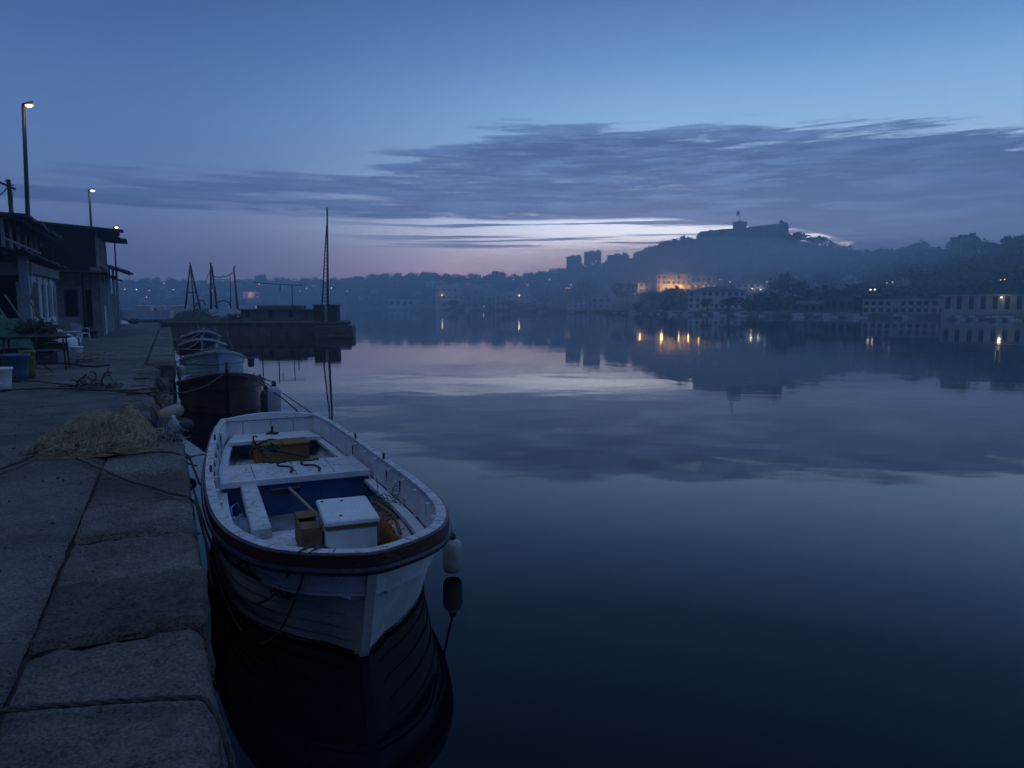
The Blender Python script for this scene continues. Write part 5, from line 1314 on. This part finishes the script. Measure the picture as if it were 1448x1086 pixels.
MT = [(828, 394, 434, 52, 'broad dark tree above the small white houses, left of the lit street'), (886, 398, 434, 36, 'rounded dark tree just left of the orange lit houses'), (921, 409, 434, 34, 'dark tree under the orange lit houses, left one of a pair'), (950, 406, 434, 40, 'dark tree under the orange lit houses, right one of a pair'), (1108, 386, 430, 36, 'tall dark tree right of the house with two white lamps'), (1128, 396, 430, 30, 'lower dark tree at the right side of the tall one by the lamp house'), (1000, 422, 440, 26, 'small dark tree before the big pale hipped house, left one'), (1030, 420, 440, 36, 'bushy dark tree before the big pale hipped house, right one'), (1060, 424, 441, 30, 'dark shrubby tree between the hipped house and the low sheds'), (1205, 404, 430, 40, 'dark tree by the pair of bright roadside lamps'), (1262, 402, 426, 60, 'wide dark tree crown behind the long pale warehouse, left one'), (1300, 400, 426, 56, 'wide dark tree crown behind the long pale warehouse, middle one'), (1338, 401, 424, 54, 'wide dark tree crown behind the long pale warehouse, right one'), (1400, 396, 420, 50, 'dark tree behind the building with the lit door'), (1440, 394, 418, 46, 'dark tree at the foot of the tall mast behind the lit door'), (770, 414, 436, 30, 'dark tree right of the building with the bright lamp'), (720, 424, 437, 26, 'low dark tree before the building with the bright lamp'), (640, 424, 437, 22, 'low dark tree at the foot of the tall pale block'), (540, 412, 434, 40, 'dark tree left of the long low pale shed'), (1160, 408, 436, 34, 'dark tree behind the dark waterside sheds'), (1085, 410, 438, 34, 'dark tree in front of the house with two white lamps')]
BL = [  # x0, x1, top, base, kind, cols, rows, roof, wall colour, name, label
    (550, 604, 424, 434, 6, 1, 'flat', (.40, .42, .44), 'warehouse', 'long low pale shed at the waterside left of the tall pale block'),
    (616, 656, 404, 435, 5, 3, 'flat', (.42, .42, .42), 'apartment_block', 'tall pale waterside block with rows of small dark windows'),
    (658, 697, 408, 436, 4, 3, 'flat', (.28, .28, .30), 'apartment_block', 'greyer block joined to the right of the tall pale block'),
    (700, 750, 415, 434, 6, 2, 'flat', (.36, .37, .40), 'apartment_block', 'long two storey building with a bright lamp on its front'),
    (752, 777, 412, 435, 3, 3, 'gable', (.30, .29, .30), 'house', 'narrow gabled house right of the building with the bright lamp'),
    (802, 833, 419, 436, 4, 2, 'gable', (.44, .44, .46), 'house', 'white gabled house under the broad dark tree'),
    (836, 864, 421, 437, 3, 2, 'flat', (.40, .41, .44), 'house', 'flat roofed white house beside the white gabled house'),
    (895, 926, 394, 414, 4, 2, 'gable', (.52, .46, .40), 'house', 'house at the left end of the orange lit street'),
    (929, 976, 388, 412, 7, 3, 'flat', (.54, .48, .42), 'town_house', 'brightest orange lit town house on the slope'),
    (977, 1012, 391, 412, 5, 2, 'flat', (.46, .42, .40), 'town_house', 'dimly lit town house at the right end of the orange lit street'),
    (974, 1052, 404, 437, 9, 3, 'hip', (.50, .50, .50), 'villa', 'big pale hipped house near the water below the orange lit street'),
    (1042, 1083, 397, 414, 5, 2, 'hip', (.48, .47, .45), 'house', 'pale house with two white lamps at its foot'),
    (1226, 1338, 424, 444, 12, 2, 'flat', (.40, .41, .43), 'warehouse', 'very long pale waterside warehouse with dark doors'),
    (1342, 1470, 418, 444, 9, 1, 'flat', (.36, .37, .39), 'boat_house', 'long pale waterside building with a lamp over its lit door'),
    (1128, 1163, 425, 442, 4, 1, 'gable', (.22, .23, .25), 'boat_shed', 'dark waterside shed, left one of the pair by the tall dark tree'),
    (1166, 1204, 422, 442, 4, 1, 'flat', (.20, .20, .22), 'boat_shed', 'dark waterside shed, right one of the pair by the tall dark tree'),
    (1236, 1270, 401, 410, 5, 1, 'gable', (.44, .45, .48), 'house', 'pale house roof above the pair of bright roadside lamps'),
    (1352, 1384, 402, 412, 4, 1, 'gable', (.40, .41, .44), 'house', 'pale house above the building with the lit door'),
    (801, 822, 363, 384, 4, 6, 'flat', (.22, .22, .24), 'tower_block', 'left and lower one of the twin tower blocks on the skyline'),
    (826, 850, 357, 382, 5, 7, 'flat', (.22, .22, .24), 'tower_block', 'right and taller one of the twin tower blocks on the skyline'),
    (859, 889, 361, 379, 6, 3, 'flat', (.20, .20, .22), 'tower_block', 'wide stepped tower block between the twins and the fortress hill'),
    (361, 377, 390, 404, 4, 4, 'flat', (.22, .22, .24), 'tower_block', 'lone square tower block on the far left skyline'),
    (697, 714, 387, 398, 3, 3, 'flat', (.20, .20, .22), 'tower_block', 'small square block on the skyline above the long two storey building'),
    (1345, 1378, 336, 362, 5, 4, 'flat', (.20, .21, .23), 'tower_block', 'squat block among the crest trees right of the fortress'),
    (340, 366, 413, 424, 4, 1, 'flat', (.5, .44, .36), 'warehouse', 'small lit waterfront building behind the pier derricks')]
FOOT = []
wm_cache = {}
def wmesh(w, h, mat):
    k = (round(w, 2), round(h, 2), mat.name)
    if k not in wm_cache:
        o = MB().box(-w / 2, w / 2, -.04, .05, 0, h).build('window', mat); wm_cache[k] = o.data; bpy.data.objects.remove(o)
    return wm_cache[k]
WARM = M('lit_window', (.5, .35, .2), .5, 0, 1, 0, emit=(1, .55, .18, .9, 1))
ROOFT = M('dull_tiles', (.11, .085, .075), .85, .3, 2, .2)
def house(x0, x1, yt, yb, cols, rows_, roof, col, name, label, group=None, yaw=0.0, depth=None):
    pc = (x0 + x1) / 2; g = ground(pc, yb); k = g.y / 1000; w = (x1 - x0) * k; h = D(pc, yt, g.y).z - g.z
    rh = 0
    if roof == 'hip': rh = min(h * .24, 3)
    if roof == 'gable': rh = min(h * .3, 2.6)
    hb = h - rh; dp = depth or max(6, min(w * .7, 13))
    t = thing(name, (g.x, g.y, g.z - .6), -math.atan2(g.x, g.y) + yaw, label, 'building' if name not in ('house', 'villa', 'town_house') else 'house', group)
    hb += .6
    col = tuple(min(.8, c * 1.45) for c in col) if name not in ('tower_block', 'boat_house', 'boat_shed') and x0 != 1226 else tuple(c * (.75 if 'house' not in name else 1.1) for c in col)
    wallm = M('wall_%02d%02d%02d' % tuple(int(c * 99) for c in col), col, .85, .22, .35, .2, 4, dirt=tuple(c * .6 for c in col), dirt_at=.6)
    MB().box(-w / 2, w / 2, 0, dp, -1.5, hb).build('wall', wallm, t)
    mb = MB(); e = .35
    if roof == 'flat':
        mb.box(-w / 2 - .15, w / 2 + .15, -.15, dp + .15, hb + .003, hb + .25)
        if name not in ('warehouse', 'boat_house', 'boat_shed'): mb.box(-w * .2, w * .1, dp * .3, dp * .7, hb + .353, hb + 1.3)
        if 'tower' in name: mb.box(w * .2, w * .42, dp * .2, dp * .5, hb + .353, hb + 1.9)
    else:
        z0 = hb + .003; c = [(-w / 2 - e, -e, z0), (w / 2 + e, -e, z0), (w / 2 + e, dp + e, z0), (-w / 2 - e, dp + e, z0)]
        i = min(dp / 2 + e, w / 2) if roof == 'hip' else -.001
        r = [(-w / 2 - e + i, dp / 2, z0 + rh), (w / 2 + e - i, dp / 2, z0 + rh)]
        mb.add(c + r, [(0, 1, 5, 4), (2, 3, 4, 5), (1, 2, 5), (3, 0, 4), (3, 2, 1, 0)])
    rf = mb.build('roof', ROOFT if roof != 'flat' else wallm, t)
    if roof != 'flat':
        MB().box(w * .18, w * .18 + .7, dp * .35, dp * .35 + .6, hb + rh * .4, hb + rh + .8).build('chimney', wallm, rf)
    ww = min(1.3, w / cols * .45); fh = (hb - .6) / rows_; hh = min(1.7, fh * .55)
    if name in ('warehouse', 'boat_house', 'boat_shed'): ww = w / cols * .6; hh = fh * .55
    if name == 'boat_house': ww = w / cols * .42; hh = fh * .72
    rs = random.Random(int(x0))
    for c in range(cols):
        for r in range(rows_):
            if rs.random() < (.12 if name not in ('boat_house',) else 0): continue
            x = lerp(-w / 2, w / 2, (c + .5) / cols) + rs.uniform(-.1, .1) * ww; z = .6 + fh * r + fh * .25
            lit = (name == 'town_house' and r == 0 and rs.random() < .5) or (name == 'tower_block' and rs.random() < .05 and r < rows_ - 1)
            o = bpy.data.objects.new('window', wmesh(ww, hh, WARM if lit else GLASS)); COL.objects.link(o); o.parent = t; o.location = (x, 0, z)
    FOOT.append((x0, x1, yt, yb, g.y)); t['hw'] = w
    return t, g, w, h
def light_at(p, watt, col=(1, .5, .14), size=.3):
    l = bpy.data.lights.new('facade_lamp', 'POINT'); l.energy = watt; l.color = col; l.shadow_soft_size = size
    o = bpy.data.objects.new('facade_lamp', l); COL.objects.link(o); o.location = p; return o
HOUSES = {}
for b in BL: HOUSES[b[0]] = house(*b)
# scattered houses up the slopes
rs = random.Random(44)
for i in range(26):
    px = rs.uniform(176, 535); y = rs.uniform(405, 431)
    if 250 < px < 340 and y > 420: continue
    house(px - rs.uniform(5, 9), px + rs.uniform(5, 9), y - rs.uniform(4, 7), y, 3, 1 + (i % 2), 'gable' if i % 3 else 'flat', (.40, .40, .43), 'house', 'small pale house among the trees on the hazy slope behind the pier', 'houses on the slope behind the pier', rs.uniform(-.5, .5))
for i in range(44):
    px = rs.uniform(560, 900); y = rs.uniform(404, 430)
    if any(a - 8 < px < b + 8 and abs(y - d) < 16 for a, b, c, d, e in FOOT[:25]): continue
    house(px - rs.uniform(5, 9), px + rs.uniform(5, 9), y - rs.uniform(5, 8), y, 3, 1 + (i % 2), 'gable' if i % 3 else 'flat', (.36, .36, .39), 'house', 'small dim house on the town slope across the water', 'houses on the town slope', rs.uniform(-.5, .5))
for i in range(16):
    px = rs.uniform(1085, 1440); y = rs.uniform(398, 420)
    if any(a - 8 < px < b + 8 and abs(y - d) < 18 for a, b, c, d, e in FOOT[:25]): continue
    house(px - rs.uniform(7, 12), px + rs.uniform(7, 12), y - rs.uniform(6, 9), y, 3, 1, 'gable' if i % 3 else 'flat', (.34, .35, .38), 'house', 'small dim house low on the misty slope right of the fortress', 'houses on the slope right of the fortress', rs.uniform(-.5, .5))
for m in MT: tree(*m, group='trees near the far waterfront')
# woodland covering the hills
def woodland():
    rs = random.Random(99); mb = MB(); n = 0
    for k in range(5200):
        px = rs.uniform(-120, 1750); ys = table(SHORE, px)[0]; yr = table(RIDGE, px)[1]
        town = 540 < px < 1000
        t = rs.random() ** (.62 if town else .8); Y = lerp(ys, yr, t * 1.0)
        if t < .06: continue
        if town and t < .55 and rs.random() < .45: continue
        if abs(px - 1045) < 75 and t > .9: continue
        z = terr(px, Y); d = ray(px, 434); X = d[0] / d[1] * Y
        py = 434 - (z - H) / Y * 1000
        r = rs.uniform(1.6, 3.4)
        if any(a - 5 < px < b + 5 and Y < e + 2 and c - 4 < py - r * 700 / Y * 1.6 < d_ - 1 for a, b, c, d_, e in FOOT): continue
        n += 1; rows = []
        for q in range(16):
            dv = Vector((rs.gauss(0, 1), rs.gauss(0, 1), abs(rs.gauss(0, .8)))).normalized() * r * rs.uniform(.5, 1.05)
            c = Vector((X, Y, z + r * .25)) + dv; s_ = r * rs.uniform(.22, .42); a_ = Vector((rs.gauss(0, 1), rs.gauss(0, 1), rs.gauss(0, 1))).normalized(); b_ = a_.orthogonal().normalized(); c2 = a_.cross(b_)
            mb.add([c + (b_ * math.cos(w) + c2 * math.sin(w)) * s_ for w in (0, 1.57, 3.14, 4.71)], [(0, 1, 2, 3)])
    tag(mb.build('woodland', LEAF), 'dark scrub and woodland over the far hills', kind='stuff')
woodland()
# fortress
def fortress():
    Y = 424; c = Vector((D(1045, 434, Y).x, Y, 0)); zb = D(1045, 343, Y).z; c.z = zb
    t = thing('fortress', c, -math.atan2(c.x, c.y), 'long stone fortress with square keep and flag on the highest hill', 'fortress')
    k = Y / 1000; fx = lambda px: (px - 1045) * k * 1.0; fz = lambda py: (343 - py) * k
    st_ = M('fortress_stone', (.20, .19, .18), .9, .25, .25, .3, 2)
    def prism(top, y0, y1, zlow, batter=0.0):
        mb = MB(); n = len(top); vs = []
        for (px, py) in top: vs += [(fx(px), y0 - batter, zlow), (fx(px), y0, fz(py)), (fx(px), y1, fz(py)), (fx(px), y1, zlow)]
        fs = [(i * 4, i * 4 + 4, i * 4 + 5, i * 4 + 1) for i in range(n - 1)] + [(i * 4 + 1, i * 4 + 5, i * 4 + 6, i * 4 + 2) for i in range(n - 1)] + [(i * 4 + 2, i * 4 + 6, i * 4 + 7, i * 4 + 3) for i in range(n - 1)]
        fs += [(0, 1, 2, 3), ((n - 1) * 4 + 3, (n - 1) * 4 + 2, (n - 1) * 4 + 1, (n - 1) * 4)]
        return mb.add(vs, fs)
    top = [(984, 333), (987.5, 327.5), (990, 326), (1001, 325.4), (1001.3, 324.2), (1006, 324), (1006.3, 325), (1020, 323.6), (1034, 323.2), (1052, 322.4), (1070, 321), (1086, 320), (1093, 319.4), (1105, 319.2), (1106, 323)]
    prism(top, 0, 16, -9, 1.5).build('curtain_wall', st_, t)
    prism([(976, 341), (984, 337), (1000, 336), (1030, 334.5), (1080, 334), (1106, 333), (1112, 337)], -4, -1.6, -10, 1.5).build('lower_bastion', st_, t)
    mb = prism([(1033, 315), (1034, 313.6), (1050.5, 313.4), (1051.5, 315)], 3, 10, 6); mb.box(fx(1032.3), fx(1052.2), 2.6, 10.4, fz(316.2), fz(315.2)); mb.box(fx(1038), fx(1045), 5, 8, fz(313.5), fz(311.8)); mb.build('keep', st_, t)
    mb = prism([(1094.5, 316.6), (1103, 317.4), (1104.5, 319)], -.6, 4, 4); mb.lathe([(1.2, 0), (1.2, .7), (.2, 1.3)], 8, (fx(1096.5), 1.5, fz(316.8))); mb.build('corner_turret', st_, t)
    mb = MB()
    for i in range(34):
        px = lerp(1054, 1092, i / 33)
        if i % 2: mb.box(fx(px) - .28, fx(px) + .28, .1, .7, fz(lerp(322.4, 319.6, i / 33)) - .1, fz(lerp(322.4, 319.6, i / 33)) + .45)
    mb.build('battlement', st_, t)
    for px in (1000, 1018, 1062, 1078, 1094): MB().box(fx(px) - .35, fx(px) + .35, -1.35, -.2, fz(331), fz(327.5)).build('wall_slit', GLASS, t)
    MB().tube([(fx(1041.5), 6.5, fz(313)), (fx(1041.2), 6.5, fz(296))], .17, 6, r1=.10).build('flagpole', BLACKM, t)
    mb = MB(); rows = []
    for i in range(9):
        q = i / 8; rows.append([(fx(1041.2) - q * 1.75, 6.5 + .3 * math.sin(q * 5), fz(297) - z - q * 1.0) for z in (0, 1.2, 2.5)])
    mb.grid(rows); mb.grid([[(p[0], p[1] + .05, p[2]) for p in r][::-1] for r in rows]); mb.build('flag', M('dark_flag', (.12, .05, .05), .8, .3, 1, 0), t)
fortress()
# radio masts
for px, yt, yb, lab in ((737, 377, 396, 'thin radio mast on the skyline right of the small square block'), (1428, 360, 404, 'tall dark mast with cross spars above the building with the lit door')):
    g = ground(px, yb); top = D(px, yt, g.y).z - g.z; t = thing('radio_mast', g, 0, lab, 'mast')
    MB().tube([(0, 0, -1), (0, 0, top)], .22 if px < 1000 else .12, 6, r1=.10 if px < 1000 else .05).build('mast_pole', BLACKM, t)
    mb = MB(); s_ = 1.4 if px < 1000 else .8
    for q in (.82, .9, .97): mb.box(-s_ * (1.3 - q), s_ * (1.3 - q), -.06, .06, top * q, top * q + .1)
    mb.build('cross_spar', BLACKM, t)
# lamps across the water
LW = M('white_far_lamp', (.9, .8, .6), .5, 0, 1, 0, emit=(1, .78, .5, 3.2, 1)); LO = M('orange_far_lamp', (.9, .6, .3), .5, 0, 1, 0, emit=(1, .42, .10, 2.4, 1)); LG = M('greenish_far_lamp', (.7, .9, .7), .5, 0, 1, 0, emit=(.6, 1, .8, 4, 1))
lamp0 = {}
def far_lamp(px, py, mat, r=.3, Y=None, label=None, hgt=4.5):
    d = ray(px, py)
    if Y is None:
        Y = table(SHORE, px)[0] + 1; yr = table(RIDGE, px)[1]
        while Y < yr * .995 and H + d[2] / d[1] * Y - terr(px, Y) > hgt: Y += 1.5
    p = D(px, py, Y); gz = terr(px, Y); hh = max(1.0, p.z - gz)
    key = mat.name
    if key not in lamp0:
        t = thing('street_lamp', p, 0, '', 'street lamp'); MB().lathe([(.1, -.7), (.8, -.5), (1, 0), (.7, .6), (.1, .8)], 8).build('lamp_globe', mat, t)
        MB().box(-.25, .25, -.25, .25, .82, 1.1).build('lamp_cap', BLACKM, t); MB().tube([(.0, .9, -12), (0, .9, .9), (0, .3, 1.15)], .2, 5).build('pole', BLACKM, t); lamp0[key] = t
    else: t = dup(lamp0[key], p)
    t.location = p; t.scale = (r, r, r)
    t['label'] = label or {'white_far_lamp': 'small white lamp shining across the water in the haze', 'orange_far_lamp': 'small orange lamp glowing in the hazy town', 'greenish_far_lamp': 'small greenish lamp on the slope behind the pier'}[key]
    t['group'] = 'single lamp' if label else {'white_far_lamp': 'white lamps across the water', 'orange_far_lamp': 'orange lamps across the water', 'greenish_far_lamp': 'greenish lamps across the water'}[key]
    if label: del t['group']
    return t
for px, py, s_ in ((176.6, 409, .34), (193, 409.5, .42), (232, 401, .36), (245, 409.5, .3), (282, 400, .26), (358, 416.4, .75), (362, 434, .3), (468.5, 407.4, .5), (491, 412, .34), (512, 399, .25), (664, 401.7, .36), (686.6, 400.6, .3), (726, 395, .55), (746.5, 403, .28), (777, 395.6, .5), (807.5, 403, .5), (817, 403, .3), (824, 413.7, .26), (834.5, 413.7, .24), (684, 433.5, .34), (817, 373.4, .3), (1017, 395, .26), (1021, 395.4, .26), (1032.4, 398.5, .26), (1084.5, 398.5, .22), (1254, 400, .13), (1262, 399, .16), (1421, 395, .13), (1415, 396, .11), (300, 411, .28), (207, 420, .25), (225, 416, .22), (520, 421, .25), (503, 404, .22)): far_lamp(px, py, LW, s_ * (1.35 if px < 540 else .85))
for px, py, s_ in ((211, 411, .5), (351, 419, .5), (364, 420, .5), (660.8, 401.7, .36), (689, 402, .34), (743, 401.5, .34), (801, 407, .45), (804.7, 407.4, .4), (825, 371, .3), (843, 370, .42), (862, 407, .28), (998, 400.4, .24), (692, 404, .3), (746, 405, .25), (1005, 398, .2)): far_lamp(px, py, LO, s_)
for px, py, s_ in ((433.6, 407.7, .42), (424, 412, .32), (443, 404, .25)): far_lamp(px, py, LG, s_)
hy = lambda k: HOUSES[k][1].y
far_lamp(625, 417.5, LW, .55, hy(616) - 2.5, 'white lamp on the front of the tall pale waterside block')
far_lamp(734.3, 418, LW, .62, hy(700) - 2.5, 'bright white lamp on the front of the long two storey building')
far_lamp(1064, 408.6, LW, .26, hy(1042) - 2, 'white lamp at the foot of the pale house, left one of its two')
far_lamp(1075.4, 409.7, LW, .24, hy(1042) - 2, 'white lamp at the foot of the pale house, right one of its two')
far_lamp(1231, 409.8, LW, .28, None, 'bright roadside lamp, left one of the pair above the warehouse')
far_lamp(1237, 409.5, LW, .28, None, 'bright roadside lamp, right one of the pair above the warehouse')
far_lamp(1416, 420.6, LW, .20, hy(1342) - 1.2, 'bright lamp over the lit door of the long waterside building')
for px, py, k, s_, lab in ((908, 408, 895, .36, 'orange lamp before the left house of the orange lit street'), (938, 404, 929, .3, 'orange lamp before the brightest town house, left one of three'), (947, 404.5, 929, .3, 'orange lamp before the brightest town house, middle one of three'), (960, 406, 929, .28, 'orange lamp before the brightest town house, right one of three'), (984, 405, 977, .3, 'orange lamp before the dim town house at the right end of the lit street')):
    far_lamp(px, py, LO, s_, hy(k) - 3, lab)
for px, py, k, wt in ((906, 406, 895, 420), (937, 405, 929, 700), (948, 405.5, 929, 760), (962, 406, 929, 560), (975, 406, 977, 300), (990, 402, 977, 80)): light_at(D(px, py, hy(k) - 2.2), wt)
light_at(D(1064, 408, hy(1042) - 2.2), 60, (1, .85, .6)); light_at(D(1075, 409, hy(1042) - 2.2), 60, (1, .85, .6)); light_at(D(1417, 421.5, hy(1342) - 1.5), 16, (1, .9, .6)); light_at(D(353, 417, hy(340) - 3), 500, (1, .6, .25)); light_at(D(625, 417, hy(616) - 3.2), 60, (1, .85, .65)); light_at(D(734, 417.5, hy(700) - 3.2), 80, (1, .85, .65))
# small boats along the far waterfront
def far_boat():
    t = thing('small_boat', (0, 0, 0), 0, 'small pale boat moored along the far waterfront', 'boat', 'small boats along the far waterfront')
    h = Hull(6, 2.1, [(0, .6), (.5, .55), (1, .95)], .5); h.shell(3).build('hull', M('bright_white_paint', (.8, .82, .84), .5, .08, 3, 0), t)
    deck_piece(h, .1, 5.8, .5, .04, .05).build('deck', TEAL, t)
    MB().box(2.3, 3.9, -.6, .6, .51, 1.35, bev=.1).build('cabin', WHITE, t); MB().box(2.2, 2.29, -.5, .5, .85, 1.2).build('windscreen', GLASS, t)
    return t
fb0 = far_boat(); first = True; rs = random.Random(5)
for px in [868, 882, 897, 905, 918, 930, 943, 957, 968, 982, 996, 1012, 1026, 1043, 1058, 1075, 1092, 1120, 1138, 1152, 1168, 1186, 1199, 1212, 1225, 1268, 1290, 1352, 1366, 1382, 1398, 1412, 1428, 1443, 640, 663, 690, 735, 770, 806, 834, 590, 560, 620]:
    Y = table(SHORE, px)[0] - rs.uniform(2.5, 5); p = D(px + rs.uniform(-3, 3), 434, Y); p.z = 0
    t = fb0 if first else dup(fb0, p); first = False; t.location = p; t.rotation_euler = (0, 0, rs.choice((0, 3.14)) + rs.uniform(-.7, .7) + .5); s_ = rs.uniform(.75, 1.15) * (.72 if px > 1080 else 1); t.scale = (s_, s_, s_ * .8)
# low stone embankment along the far waterline
mb = MB(); rows = []
for i in range(220):
    px = lerp(380, 1700, i / 219); Y = table(SHORE, px)[0]; d = ray(px, 434); X = d[0] / d[1]
    rows.append([(X * (Y + dy), Y + dy, z + .12 * fb(px * .2, z)) for dy, z in ((-1.2, -.5), (-1.0, .25), (-.5, .75), (0, 1.0), (3, 1.05))])
mb.grid(rows); tag(mb.build('embankment', stone_mat('dark_embankment', (.10, .10, .10), (.05, .05, .05))), 'dark stone embankment along the far waterline', kind='structure')
# ---- a bank of mist lying against the foot of the fortress hill
def mist():
    mm = bpy.data.materials.new('mist'); mm.use_nodes = True; mm.node_tree.nodes.clear()
    v = mm.node_tree.nodes.new('ShaderNodeVolumePrincipled'); v.inputs['Color'].default_value = (.8, .9, 1, 1); v.inputs['Density'].default_value = .0085; v.inputs['Anisotropy'].default_value = .3
    o = mm.node_tree.nodes.new('ShaderNodeOutputMaterial'); mm.node_tree.links.new(v.outputs[0], o.inputs['Volume'])
    mb = MB(); rows = []
    c = D(1130, 396, 305)
    for i in range(17):
        th = math.pi * i / 16; r = []
        for k in range(40):
            ph = 2 * math.pi * k / 40; q = 1 + .22 * fb(math.cos(ph) * 1.5, math.sin(ph) * 1.5, th)
            r.append((c.x + 150 * math.sin(th) * math.cos(ph) * q, c.y + 62 * math.sin(th) * math.sin(ph) * q, c.z - 17 * math.cos(th) * (1 + .25 * fb(ph * 2, th * 2, 4))))
        rows.append(r)
    mb.grid(rows, closed=True); tag(mb.build('mist', mm), 'bank of mist lying against the fortress hill', kind='stuff')
mist()
print('objects', len(bpy.data.objects))
